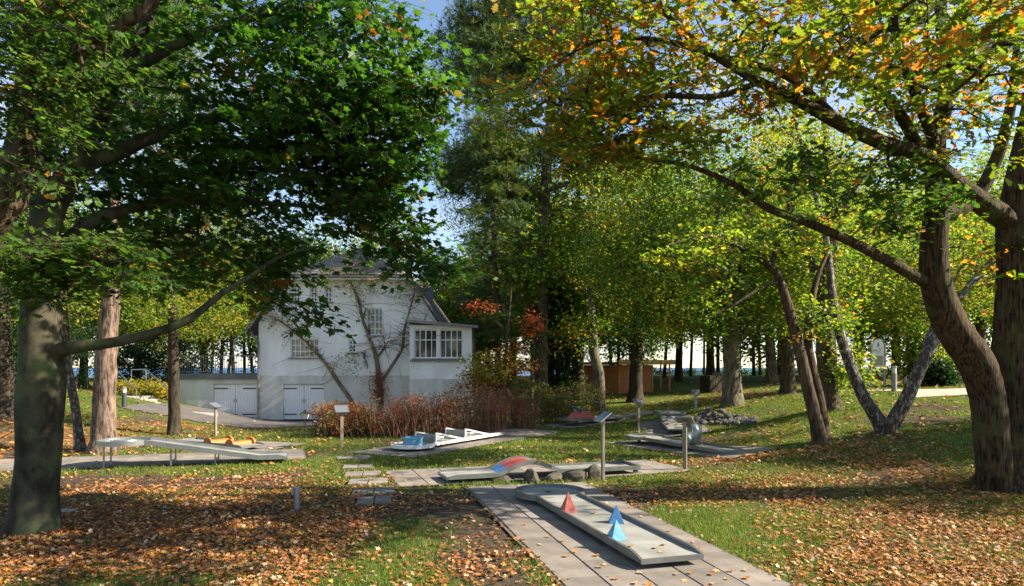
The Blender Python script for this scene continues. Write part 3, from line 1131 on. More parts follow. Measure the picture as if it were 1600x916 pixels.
X, Y = ground_hit(102, 802)
o = MB().box(-0.17, 0.17, -0.12, 0.12, 0.0, 0.025).build('ground_plate', 'galv', loc=(X, Y, g1(X, Y) + 0.03), bevel=0.006)
tag(o, 'flat grey metal plate on the ground right of the smooth trunk', 'plate')

X, Y = ground_hit(1117, 612)
t = thing('storage_box', 'dark wooden box with pale end panel behind the big tree', 'box', (X, Y, g1(X, Y)), R(20))
MB().box(-0.75, 0.15, -0.5, 0.5, 0.0, 1.0).build('case', 'bark_dark', t, bevel=0.02)
MB().box(0.16, 1.0, -0.5, 0.5, 0.0, 1.15).build('end_panel', 'post_wood', t, bevel=0.02)
mb = MB()
for k in range(6):
    mb.box(0.2 + k * 0.135, 0.31 + k * 0.135, -0.53, -0.505, 0.03, 1.1)
mb.build('slat', 'post_wood', t)

# ------------------------------------------------------------------ house
HY = 38.0
house = thing('house', 'white plastered villa with grey half-hipped roof and veranda', 'house', (-9.1, HY, -0.32))
HX, HZ = -9.1, -0.32


def hx(u):
    return (u - 800) / F * HY - HX


def hz(v):
    return CAMZ - (v - 574) / F * HY - HZ


def holed_wall(x0, x1, z0, z1, holes, y, th):
    xs = sorted({x0, x1, *[h[0] for h in holes], *[h[1] for h in holes]})
    zs = sorted({z0, z1, *[h[2] for h in holes], *[h[3] for h in holes]})
    xs = [x for x in xs if x0 <= x <= x1]
    zs = [z for z in zs if z0 <= z <= z1]
    def solid(i, j):
        if not (0 <= i < len(xs) - 1 and 0 <= j < len(zs) - 1):
            return False
        cx_, cz_ = (xs[i] + xs[i + 1]) / 2, (zs[j] + zs[j + 1]) / 2
        return not any(h[0] < cx_ < h[1] and h[2] < cz_ < h[3] for h in holes)
    mb = MB()
    for i in range(len(xs) - 1):
        for j in range(len(zs) - 1):
            if not solid(i, j):
                continue
            a, b, c, d = xs[i], xs[i + 1], zs[j], zs[j + 1]
            mb.poly([(a, y, c), (b, y, c), (b, y, d), (a, y, d)], [(0, 1, 2, 3)])
            mb.poly([(a, y + th, c), (b, y + th, c), (b, y + th, d), (a, y + th, d)], [(3, 2, 1, 0)])
            if not solid(i - 1, j):
                mb.poly([(a, y, c), (a, y, d), (a, y + th, d), (a, y + th, c)], [(0, 1, 2, 3)])
            if not solid(i + 1, j):
                mb.poly([(b, y, c), (b, y, d), (b, y + th, d), (b, y + th, c)], [(3, 2, 1, 0)])
            if not solid(i, j - 1):
                mb.poly([(a, y, c), (b, y, c), (b, y + th, c), (a, y + th, c)], [(3, 2, 1, 0)])
            if not solid(i, j + 1):
                mb.poly([(a, y, d), (b, y, d), (b, y + th, d), (a, y + th, d)], [(0, 1, 2, 3)])
    return mb


def window(x0, x1, z0, z1, cols, rows, y, sill=True, cross=True, trans=None):
    w = bpy.data.objects.new('window', None)
    COL.objects.link(w)
    w.parent = house
    w.location = ((x0 + x1) / 2, y + 0.12, z0)
    a, b, h = -(x1 - x0) / 2, (x1 - x0) / 2, z1 - z0
    fr = MB()
    fr.box(a, a + 0.06, -0.03, 0.03, 0, h).box(b - 0.06, b, -0.03, 0.03, 0, h).box(a + 0.06, b - 0.06, -0.03, 0.03, 0, 0.06).box(a + 0.06, b - 0.06, -0.03, 0.03, h - 0.06, h)
    for c in range(1, cols):
        x = a + (b - a) * c / cols
        wdt = 0.045 if (cols > 2 and c % 2) else 0.06
        fr.box(x - wdt / 2, x + wdt / 2, -0.025, 0.028, 0.061, h - 0.061)
    for r_ in range(1, rows):
        z = h * r_ / rows if trans is None else h * trans
        fr.box(a + 0.061, b - 0.061, -0.022, 0.024, z - 0.025, z + 0.025)
    fr.build('frame', 'white_paint', w)
    MB().box(a + 0.03, b - 0.03, 0.035, 0.045, 0.03, h - 0.03).build('pane', 'pane', w)
    MB().box(a - 0.3, a + (b - a) * 0.16, 0.12, 0.14, 0.0, h).box(b - (b - a) * 0.16, b + 0.3, 0.12, 0.14, 0, h).build('curtain', 'curtain', w)
    if sill:
        MB().box(a - 0.1, b + 0.1, -0.24, 0.0, -0.07, -0.005).build('sill', 'sill', w)


GW = 5.0
win = []
for u in (463, 490, 513):
    win.append((hx(u) - 0.2, hx(u) + 0.2, hz(472), hz(449), 2, 3))
win.append((hx(573), hx(598), hz(524), hz(482), 4, 4))
win.append((hx(454), hx(498), hz(559), hz(530), 6, 3))
win.append((hx(545), hx(556), hz(551), hz(532), 2, 3))
gar = (hx(443), hx(506), 0.0, hz(600))
ZE, ZK, WK, ZR = 5.35, 7.75, 3.45, 10.1
PL = hz(587)
# gable wall: holed rectangle up to the eaves, stepped rectangle above, two triangles
low = [(w[0], w[1], w[2], min(w[3], ZE)) for w in win if w[2] < ZE] + [gar]
up = [(w[0], w[1], max(w[2], ZE), w[3]) for w in win if w[3] > ZE]
mb = holed_wall(-GW, GW, PL, ZE, low, 0.0, 0.3)
mb2 = holed_wall(-WK, WK, ZE, ZK, up, 0.0, 0.3)
mb.poly(mb2.v, mb2.f)
for s in (-1, 1):
    P = [(s * GW, 0, ZE), (s * WK, 0, ZE), (s * WK, 0, ZK), (s * GW, 0.3, ZE), (s * WK, 0.3, ZE), (s * WK, 0.3, ZK)]
    mb.poly(P, [(0, 1, 2), (5, 4, 3), (0, 2, 5, 3)])
mb.box(-GW, -GW + 0.3, 0.301, 10, 0, ZE).box(GW - 0.3, GW, 0.301, 10, 0, ZE).box(-GW + .301, GW - .301, 9.7, 10, 0, ZE)
mb.build('wall', 'plaster', house)
mb = holed_wall(-GW - 0.0, GW, 0.0, PL - 0.001, [(gar[0], gar[1], -1, gar[3])], -0.025, 0.33)
mb.build('plinth', 'plinth', house)
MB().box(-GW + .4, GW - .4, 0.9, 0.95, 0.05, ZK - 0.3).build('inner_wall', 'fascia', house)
for w in win:
    window(*w, 0.0)


def garage_door(x0, x1, z1, y):
    w = bpy.data.objects.new('garage_door', None)
    COL.objects.link(w)
    w.parent = house
    w.location = ((x0 + x1) / 2, y, 0.02)
    hw = (x1 - x0) / 2
    for s in (-1, 1):
        lf_ = MB()
        nb = 9
        bw = (hw - 0.02) / nb
        for k in range(nb):
            xa = 0.01 + k * bw if s > 0 else -hw + 0.01 + k * bw
            lf_.box(xa + 0.006, xa + bw - 0.006, 0.0, 0.03, 0.0, z1 - 0.05)
        lf_.box(0.012 if s > 0 else -hw + 0.012, hw - 0.012 if s > 0 else -0.012, 0.02, 0.05, 0.01, z1 - 0.06)
        lf = lf_.build('door_leaf', 'white_paint', w)
        hg = MB()
        for z in (0.28, z1 - 0.28):
            hg.box(s * hw * 0.35 if s > 0 else -hw * 0.98, hw * 0.98 if s > 0 else -hw * 0.35, -0.022, -0.004, z - 0.028, z + 0.028)
        hg.build('hinge_strap', 'iron_black', lf)
    MB().box(-0.08, 0.08, -0.04, -0.004, z1 * 0.48, z1 * 0.56).build('latch', 'galv', w)
    MB().box(-hw - 0.06, hw + 0.06, -0.06, -0.005, z1 - 0.045, z1 + 0.03).build('lintel', 'sill', w)


garage_door(gar[0], gar[1], gar[3], 0.06)
# roof: steep lower slopes, half hip over the gable, shallower top
OV = 0.55
mb = MB()
yF, yB, yH = -OV, 10.4, 3.0
e = 0.62
for s in (-1, 1):
    P = [(s * (GW + e), yF, ZE - 0.62), (s * (WK - 0.1), yF, ZK + 0.10), (s * (WK - 0.1), yB, ZK + 0.10), (s * (GW + e), yB, ZE - 0.62)]
    Q = [(x, y, z + 0.16) for x, y, z in P]
    mb.poly(P + Q, [(4, 5, 6, 7), (3, 2, 1, 0), (0, 1, 5, 4), (3, 0, 4, 7), (2, 3, 7, 6)])
    P = [(s * (WK - 0.1), yF, ZK + 0.27), (0, yH, ZR), (0, yB, ZR), (s * (WK - 0.1), yB, ZK + 0.27)]
    mb.poly(P, [(0, 1, 2, 3)])
mb.poly([(-(WK - 0.1), yF, ZK + 0.27), (WK - 0.1, yF, ZK + 0.27), (0, yH, ZR)], [(0, 1, 2)])
mb.poly([(-(WK - 0.1), yB, ZK + 0.27), (WK - 0.1, yB, ZK + 0.27), (0, yB, ZR)], [(2, 1, 0)])
rf = mb.build('roof', 'roof', house)
MB().box(-WK - 0.05, WK + 0.05, yF - 0.08, 0.2, ZK - 0.02, ZK + 0.10).build('gable_eave', 'white_paint', rf)
MB().tube([(-WK - 0.1, yF - 0.14, ZK + 0.12), (WK + 0.1, yF - 0.14, ZK + 0.12)], 0.06, 8).build('gutter', 'zinc', rf)
MB().box(1.0, 1.7, 5, 5.7, ZR - 0.6, ZR + 0.9).build('chimney', 'plinth', rf)
pts = [(-GW - 0.35, -0.3, ZE - 0.5), (-GW + 0.05, -0.16, ZE - 1.0), (-GW + 0.05, -0.16, 0.0)]
MB().tube(pts, 0.055, 10).build('drainpipe', 'zinc', house)
# veranda
VX0, VX1, VY = (640 - 800) / F * 36.6 - HX, (737 - 800) / F * 36.6 - HX, -1.4


def vz(v):
    return CAMZ - (v - 574) / F * 36.6 - HZ


vw = [((u0 - 800) / F * 36.6 - HX, (u1 - 800) / F * 36.6 - HX, vz(560), vz(515)) for (u0, u1) in ((647, 683), (687, 723))]
mb = holed_wall(VX0, VX1, 2.30, vz(508), vw, VY, 0.2)
mb.box(VX0, VX0 + 0.2, VY + 0.201, -0.03, 2.30, vz(508)).box(VX1 - 0.2, VX1, VY + 0.201, 6, 2.30, vz(508))
mb.build('veranda_wall', 'plaster', house)
mb = MB().box(VX0, VX1, VY - 0.02, -0.03, 0, 2.298).box(GW + .01, VX1, -0.029, 6, 0, 2.298)
mb.build('veranda_plinth', 'plinth', house)
P = [(VX0 - 0.2, VY - 0.35, vz(500)), (VX1 + 0.35, VY - 0.35, vz(509)), (VX1 + 0.35, 6, vz(509)), (VX0 - 0.2, 6, vz(500))]
MB().poly([(x, y, z - 0.14) for x, y, z in P] + P, [(4, 5, 6, 7), (3, 2, 1, 0), (0, 1, 5, 4), (1, 2, 6, 5), (2, 3, 7, 6), (3, 0, 4, 7)]).build('veranda_roof', 'zinc', house)
for w in vw:
    window(*w, 4, 2, VY, trans=0.64)
MB().box(vw[0][0] - .2, vw[1][1] + .2, VY - 0.14, VY - 0.005, vz(560) - .16, vz(560) - .08).build('sill', 'sill', house)
# terrace over the left garage
TX0, TX1 = (280 - 800) / F * HY - HX, -GW - 0.05
tg = (hx(333), hx(400), 0.0, hz(600))
mb = holed_wall(TX0, TX1, 0, hz(593), [(tg[0], tg[1], -1, tg[3])], 0.05, 0.3)
mb.box(TX0, TX0 + 0.3, 0.36, 6, 0, hz(593))
mb.build('terrace_wall', 'plinth', house)
MB().box(TX0 - 0.15, TX1, -0.1, 6.2, hz(593) + 0.002, hz(584)).build('terrace_slab', 'fascia', house)
garage_door(tg[0], tg[1], tg[3], 0.12)
rl = bpy.data.objects.new('railing', None)
COL.objects.link(rl)
rl.parent = house
ztop = hz(556)
MB().bar((TX0, 0.05, ztop), (TX1 + .02, 0.05, ztop), 0.05, 0.05).build('top_rail', 'zinc', rl)
MB().bar((TX0, 0.05, hz(581)), (TX1 + .02, 0.05, hz(581)), 0.04, 0.04).build('bottom_rail', 'zinc', rl)
bal = None
nb = 34
for k in range(nb):
    x = TX0 + 0.02 + (TX1 - TX0 - 0.05) * k / (nb - 1)
    if bal is None:
        bal = MB().box(-0.011, 0.011, -0.011, 0.011, hz(581) - 0.0, ztop - 0.02).build('baluster', 'zinc', rl, loc=(x, 0.05, 0))
    else:
        o = bal.copy()
        COL.objects.link(o)
        o.location = (x, 0.05, 0)

# ------------------------------------------------------------------ stairs with handrails at the left of the house
sx, sy = -18.2, 33.5
st = thing('stairs', 'concrete garden stairs with bright steel handrails beside the terrace', 'stairs', (sx, sy, 0))
pA, pB = np.array([-17.0, 32.3]), np.array([-19.3, 34.6])
for k in range(7):
    q0 = pA + (pB - pA) * k / 7
    z = g1(-15.2, 31.4) + 0.16 * (k + 1)
    o = MB().box(-0.65, 0.65, -0.02, 0.5, -0.32, 0).build('stair_step', 'concrete', st, loc=(q0[0] - sx, q0[1] - sy, z), bevel=0.01)
    o.rotation_euler = (0, 0, R(45))
for s in (-0.7, 0.7):
    off = np.array([0.7071, 0.7071]) * s
    a, b = pA + off, pB + off
    z0, z1 = g1(-15.2, 31.4) + 0.2, g1(-15.2, 31.4) + 1.15
    L_ = [(a[0] - sx, a[1] - sy, z0), (b[0] - sx, b[1] - sy, z1)]
    T_ = [(p[0], p[1], p[2] + 0.95) for p in L_]
    ex = (T_[1][0] - 0.8, T_[1][1] + 0.1, T_[1][2] - 0.02)
    MB().tube([T_[0], T_[1], ex], 0.025, 8).build('handrail', 'steel', st)
    for p, q in zip(L_ + [(ex[0], ex[1], ex[2] - 1.1)], T_ + [ex]):
        MB().tube([p, q], 0.02, 8).build('rail_post', 'steel', st)
mb = MB()
mb.poly([(-16.9 - sx, 31.9 - sy, -0.3), (-14.6 - sx, 33.9 - sy, -0.3), (-14.6 - sx, 33.9 - sy, 0.32), (-16.9 - sx, 31.9 - sy, 0.62),
         (-17.1 - sx, 32.1 - sy, -0.3), (-14.8 - sx, 34.1 - sy, -0.3), (-14.8 - sx, 34.1 - sy, 0.32), (-17.1 - sx, 32.1 - sy, 0.62)],
        [(0, 1, 2, 3), (7, 6, 5, 4), (3, 2, 6, 7), (1, 5, 6, 2), (0, 3, 7, 4)])
mb.build('side_wall', 'concrete', st)

# ------------------------------------------------------------------ wooden hut
hY = 46.0
ax_, ay_ = (968 - 800) / F * hY, hY
hz0 = g1(ax_, ay_) - 0.02
hut = thing('wooden_hut', 'orange-brown board hut with flat roof and open canopy', 'hut', (ax_, ay_, hz0))
hH = 1.95
rx = (1019 - 800) / F * hY - ax_
lx, ly = (904 - 800) / F * 47.5 - ax_, 1.5


def board_wall(ax, ay, bx, by, h, parent, name='wall'):
    n = 13
    w = bpy.data.objects.new(name, None)
    COL.objects.link(w)
    w.parent = parent
    d = Vector((bx - ax, by - ay, 0))
    ang = math.atan2(d.y, d.x)
    w.location = (ax, ay, 0)
    w.rotation_euler = (0, 0, ang)
    first = None
    for k in range(n):
        if first is None:
            mb = MB()
            bh = h / n
            mb.poly([(0, -0.012, 0), (d.length, -0.012, 0), (d.length, 0.0, bh), (0, 0.0, bh), (0, 0.03, 0), (d.length, 0.03, 0), (d.length, 0.03, bh), (0, 0.03, bh)],
                    [(0, 1, 2, 3), (7, 6, 5, 4), (0, 4, 5, 1), (3, 2, 6, 7), (1, 5, 6, 2), (0, 3, 7, 4)])
            first = mb.build('board', 'hut_board', w)
        else:
            o = first.copy()
            COL.objects.link(o)
            o.location = (0, 0, k * h / n)


board_wall(0.04, 0, rx, 0.0, hH, hut)
board_wall(lx, ly, -0.04, 0.03, hH, hut)
board_wall(rx, 0.03, rx + 0.3, 3.2, hH, hut)
mb = MB()
mb.box(-0.06, 0.04, -0.03, 0.06, 0, hH).box(rx - 0.02, rx + 0.06, -0.04, 0.05, 0, hH)
mb.build('corner_trim', 'hut_fascia', hut)
MB().poly([(lx - 0.4, ly - 0.5, hH + 0.02), (0, -0.45, hH + 0.02), (rx + 0.1, -0.45, hH + 0.02), (rx + 0.4, 3.4, hH + 0.02), (lx - 0.2, 4.2, hH + 0.02),
           (lx - 0.4, ly - 0.5, hH + 0.2), (0, -0.45, hH + 0.2), (rx + 0.1, -0.45, hH + 0.2), (rx + 0.4, 3.4, hH + 0.2), (lx - 0.2, 4.2, hH + 0.2)],
          [(5, 6, 7, 8, 9), (4, 3, 2, 1, 0), (0, 1, 6, 5), (1, 2, 7, 6), (2, 3, 8, 7), (3, 4, 9, 8), (4, 0, 5, 9)]).build('roof', 'hut_roof', hut)
cx1 = (1052 - 800) / F * hY - ax_
MB().box(-0.15, cx1, -0.58, -0.48, hH + 0.02, hH + 0.34).build('canopy_fascia', 'hut_fascia', hut)
MB().box(rx + 0.45, cx1, -0.47, 2.5, hH + 0.24, hH + 0.33).build('canopy_roof', 'hut_roof', hut)
for x, y in ((cx1 - 0.35, -0.4), (cx1 - 0.35, 2.3)):
    MB().box(x - 0.05, x + 0.05, y - 0.05, y + 0.05, -0.2, hH + 0.24).build('canopy_post', 'hut_board', hut)
MB().bar((cx1 - 0.35, -0.4, 1.5), (cx1 - 0.9, -0.4, hH + 0.2), 0.06, 0.06).build('canopy_brace', 'hut_board', hut)
wp = thing('wood_pile', 'dark pile of stacked logs against the hut end', 'wood pile', (ax_ + lx - 0.6, ay_ + ly + 0.3, g1(ax_ + lx - 0.6, ay_ + ly + 0.3)))
for r_ in range(9):
    for k in range(6):
        x, z = -0.55 + k * 0.2 + (0.1 if r_ % 2 else 0), 0.08 + r_ * 0.17
        rr_ = random.uniform(0.075, 0.1)
        MB().tube([(x, -0.4 + random.uniform(-.08, .08), z), (x, 0.4, z)], rr_, 9).build('log', 'bark_brown', wp)

# ------------------------------------------------------------------ trees
def srgb(*c):
    return np.array([((x / 255 + 0.055) / 1.055) ** 2.4 if x > 10 else x / 255 / 12.92 for x in c])


def leaf_template(kind):
    """verts (n,3) with the stalk at the origin and the tip along +x, length 1; triangles"""
    if kind == 'maple':
        ang = np.radians([-180, -128, -100, -62, -38, -20, 0, 20, 38, 62, 100, 128])
        rad = np.array([0.30, 0.42, 0.26, 0.52, 0.30, 0.36, 0.58, 0.36, 0.30, 0.52, 0.26, 0.42])
        p = np.stack([0.42 + rad * np.cos(ang), rad * np.sin(ang), -0.12 * rad ** 2 * 4 * np.abs(np.sin(ang))], -1)
        p = np.vstack([[0.42, 0, 0.03], p])
        n = len(ang)
        t = np.array([(0, 1 + i, 1 + (i + 1) % n) for i in range(n)])
    elif kind == 'oak':
        xs = [0, 0.22, 0.32, 0.48, 0.56, 0.74, 0.80, 1.0]
        ws = [0.03, 0.20, 0.10, 0.30, 0.15, 0.30, 0.16, 0.05]
        top = [(x, w, 0.05 - 0.25 * w) for x, w in zip(xs, ws)]
        bot = [(x, -w, 0.05 - 0.25 * w) for x, w in zip(xs, ws)]
        p = np.array(top + bot)
        n = len(xs)
        t = []
        for i in range(n - 1):
            t += [(i, n + i, n + i + 1), (i, n + i + 1, i + 1)]
        t = np.array(t)
    elif kind == 'ovate':
        p = np.array([(0, 0, 0), (0.35, 0.27, -0.05), (0.75, 0.20, -0.05), (1, 0, -0.03), (0.75, -0.20, -0.05), (0.35, -0.27, -0.05)], float)
        t = np.array([(0, 1, 5), (1, 4, 5), (1, 2, 4), (2, 3, 4)])
    elif kind == 'simple':
        p = np.array([(0, 0, 0), (0.5, 0.30, -0.06), (1, 0, 0), (0.5, -0.30, -0.06)], float)
        t = np.array([(0, 1, 2), (0, 2, 3)])
    elif kind == 'tuft':       # needles spraying from a shoot
        rg = np.random.default_rng(3)
        p, t = [], []
        for k in range(9):
            a, e = rg.uniform(0, 2 * PI), rg.uniform(-0.5, 0.9)
            d = np.array([0.5 + 0.5 * math.cos(a) * math.cos(e), math.sin(a) * math.cos(e) * 0.8, math.sin(e) * 0.7])
            d /= np.linalg.norm(d)
            s = np.cross(d, [0.3, 0.2, 1.0])
            s /= np.linalg.norm(s)
            i = len(p)
            b = np.array([0.25 * rg.random(), 0, 0])
            p += [b - s * 0.045, b + s * 0.045, b + d * rg.uniform(0.7, 1.0)]
            t.append((i, i + 1, i + 2))
        p, t = np.array(p), np.array(t)
    elif kind == 'spray':      # flat hanging conifer spray
        rg = np.random.default_rng(4)
        p, t = [], []
        for k in range(8):
            x = k / 8
            for s in (-1, 1):
                i = len(p)
                l = 0.34 * (1.1 - x)
                p += [(x - 0.03, 0, 0), (x + 0.05, 0, 0), (x + 0.16, s * l, -0.12 - 0.1 * rg.random())]
                t.append((i, i + 1, i + 2))
        p, t = np.array(p, float), np.array(t)
    return p, t


TPL = {k: leaf_template(k) for k in ('maple', 'oak', 'ovate', 'simple', 'tuft', 'spray')}


def leaves_mesh(name, pos, nrm, direc, size, cols, kind, mat, parent, jitter_scale=True):
    p, t = TPL[kind]
    n = len(pos)
    z = nrm / np.linalg.norm(nrm, axis=1)[:, None]
    x = direc - z * (direc * z).sum(1)[:, None]
    x /= np.maximum(np.linalg.norm(x, axis=1), 1e-6)[:, None]
    y = np.cross(z, x)
    M = np.stack([x, y, z], -1) * size[:, None, None]
    V = np.einsum('nij,kj->nki', M, p) + pos[:, None, :]
    T = (t[None] + (np.arange(n) * len(p))[:, None, None]).reshape(-1, 3)
    C = np.repeat(cols, len(p), axis=0)
    return np_mesh(name, V.reshape(-1, 3), T, mat, parent, colors=C)


def catmull(P, Rr, step):
    P, Rr = np.asarray(P, float), np.asarray(Rr, float)
    n = len(P)
    op, orr = [], []
    for i in range(n - 1):
        a, b, c, d = P[max(i - 1, 0)], P[i], P[i + 1], P[min(i + 2, n - 1)]
        k = max(2, int(np.linalg.norm(c - b) / step))
        for q in np.arange(k) / k:
            op.append(0.5 * ((2 * b) + (-a + c) * q + (2 * a - 5 * b + 4 * c - d) * q * q + (-a + 3 * b - 3 * c + d) * q ** 3))
            orr.append(Rr[i] * (1 - q) + Rr[i + 1] * q)
    op.append(P[-1])
    orr.append(Rr[-1])
    return np.array(op), np.array(orr)


def tubes_np(chains, rg, flare=None):
    """chains: list of (points, radii, sides); returns verts, quads"""
    VV, QQ, off = [], [], 0
    for P, Rr, n, lump in chains:
        m_ = len(P)
        if m_ < 2:
            continue
        d = np.empty_like(P)
        d[1:-1] = P[2:] - P[:-2]
        d[0], d[-1] = P[1] - P[0], P[-1] - P[-2]
        d /= np.maximum(np.linalg.norm(d, axis=1), 1e-9)[:, None]
        s = np.empty_like(P)
        ref = np.array([1.0, 0, 0]) if abs(d[0][0]) < 0.8 else np.array([0, 1.0, 0])
        prev = ref
        for i in range(m_):
            v = prev - d[i] * (prev @ d[i])
            l = np.linalg.norm(v)
            if l < 1e-5:
                v = np.cross(d[i], [0, 0.3, 1])
                l = np.linalg.norm(v)
            prev = v / l
            s[i] = prev
        t = np.cross(d, s)
        a = np.arange(n) * 2 * PI / n
        rr = np.repeat(Rr[:, None], n, 1)
        if lump:
            ph = rg.uniform(0, 6, 3)
            hgt = np.arange(m_)[:, None] * (0.22 if n < 30 else 0.06)
            rr = rr * (1 + lump * (np.sin(3 * a[None] + ph[0] + hgt) * 0.5 + np.sin(5 * a[None] + ph[1] - hgt * 0.7) * 0.4) + (lump * 0.15 if n < 30 else 0.0) * rg.normal(size=rr.shape))
        if n >= 30:
            fur = rg.normal(size=n)
            dr = np.cumsum(rg.normal(size=(m_, n)) * 0.10, axis=0)
            rr = rr * (1 + 0.022 * np.sin(fur[None] * 3 + dr))
        V = P[:, None, :] + rr[..., None] * (np.cos(a)[None, :, None] * s[:, None, :] + np.sin(a)[None, :, None] * t[:, None, :])
        VV.append(V.reshape(-1, 3))
        idx = off + np.arange(m_ * n).reshape(m_, n)
        q = np.stack([idx[:-1], np.roll(idx[:-1], -1, 1), np.roll(idx[1:], -1, 1), idx[1:]], -1).reshape(-1, 4)
        QQ.append(q)
        off += m_ * n
    return np.vstack(VV), np.vstack(QQ)


PAL = {
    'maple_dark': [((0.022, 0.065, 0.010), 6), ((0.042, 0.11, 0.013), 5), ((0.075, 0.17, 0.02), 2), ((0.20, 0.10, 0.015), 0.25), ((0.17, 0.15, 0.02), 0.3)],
    'oak_green': [((0.05, 0.11, 0.018), 5), ((0.09, 0.16, 0.03), 3), ((0.03, 0.075, 0.012), 2), ((0.30, 0.17, 0.03), 0.4)],
    'oak_autumn': [((0.12, 0.18, 0.018), 6.5), ((0.21, 0.22, 0.025), 2.6), ((0.38, 0.24, 0.025), 1.5), ((0.36, 0.15, 0.02), 1.2), ((0.22, 0.08, 0.014), 0.5), ((0.09, 0.15, 0.014), 2.5)],
    'mid_green': [((0.10, 0.18, 0.018), 5), ((0.17, 0.23, 0.025), 4), ((0.28, 0.27, 0.03), 1.8), ((0.045, 0.09, 0.012), 4), ((0.38, 0.20, 0.025), 0.6)],
    'mid_yellow': [((0.15, 0.20, 0.022), 4), ((0.26, 0.24, 0.03), 1.2), ((0.10, 0.17, 0.018), 5), ((0.38, 0.21, 0.025), 0.8)],
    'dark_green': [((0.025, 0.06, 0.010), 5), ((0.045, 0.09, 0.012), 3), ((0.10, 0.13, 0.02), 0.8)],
    'pine': [((0.07, 0.12, 0.036), 5), ((0.11, 0.165, 0.05), 4), ((0.13, 0.17, 0.065), 2), ((0.15, 0.10, 0.03), 0.8)],
    'spruce': [((0.045, 0.09, 0.02), 5), ((0.08, 0.13, 0.025), 4), ((0.14, 0.16, 0.03), 2)],
    'yew': [((0.012, 0.035, 0.010), 5), ((0.022, 0.05, 0.012), 4)],
    'fire': [((0.22, 0.045, 0.02), 3), ((0.28, 0.10, 0.02), 3), ((0.36, 0.20, 0.03), 3), ((0.13, 0.03, 0.02), 2), ((0.10, 0.13, 0.02), 2)],
    'creeper': [((0.30, 0.05, 0.025), 4), ((0.36, 0.12, 0.04), 3), ((0.22, 0.03, 0.02), 2), ((0.30, 0.10, 0.05), 1)],
    'sparse': [((0.07, 0.085, 0.02), 4), ((0.13, 0.12, 0.03), 3), ((0.05, 0.06, 0.015), 3)],
    'shrub_red': [((0.22, 0.08, 0.045), 4), ((0.30, 0.14, 0.075), 3), ((0.30, 0.055, 0.035), 2.2), ((0.12, 0.075, 0.035), 3), ((0.10, 0.11, 0.025), 1)],
    'bush_yellow': [((0.26, 0.22, 0.03), 4), ((0.12, 0.15, 0.02), 3), ((0.36, 0.26, 0.04), 2)],
}


def pick_cols(pal, n, rg):
    cs = np.array([c for c, w in PAL[pal]])
    w = np.array([w for c, w in PAL[pal]])
    i = rg.choice(len(cs), n, p=w / w.sum())
    return cs[i]


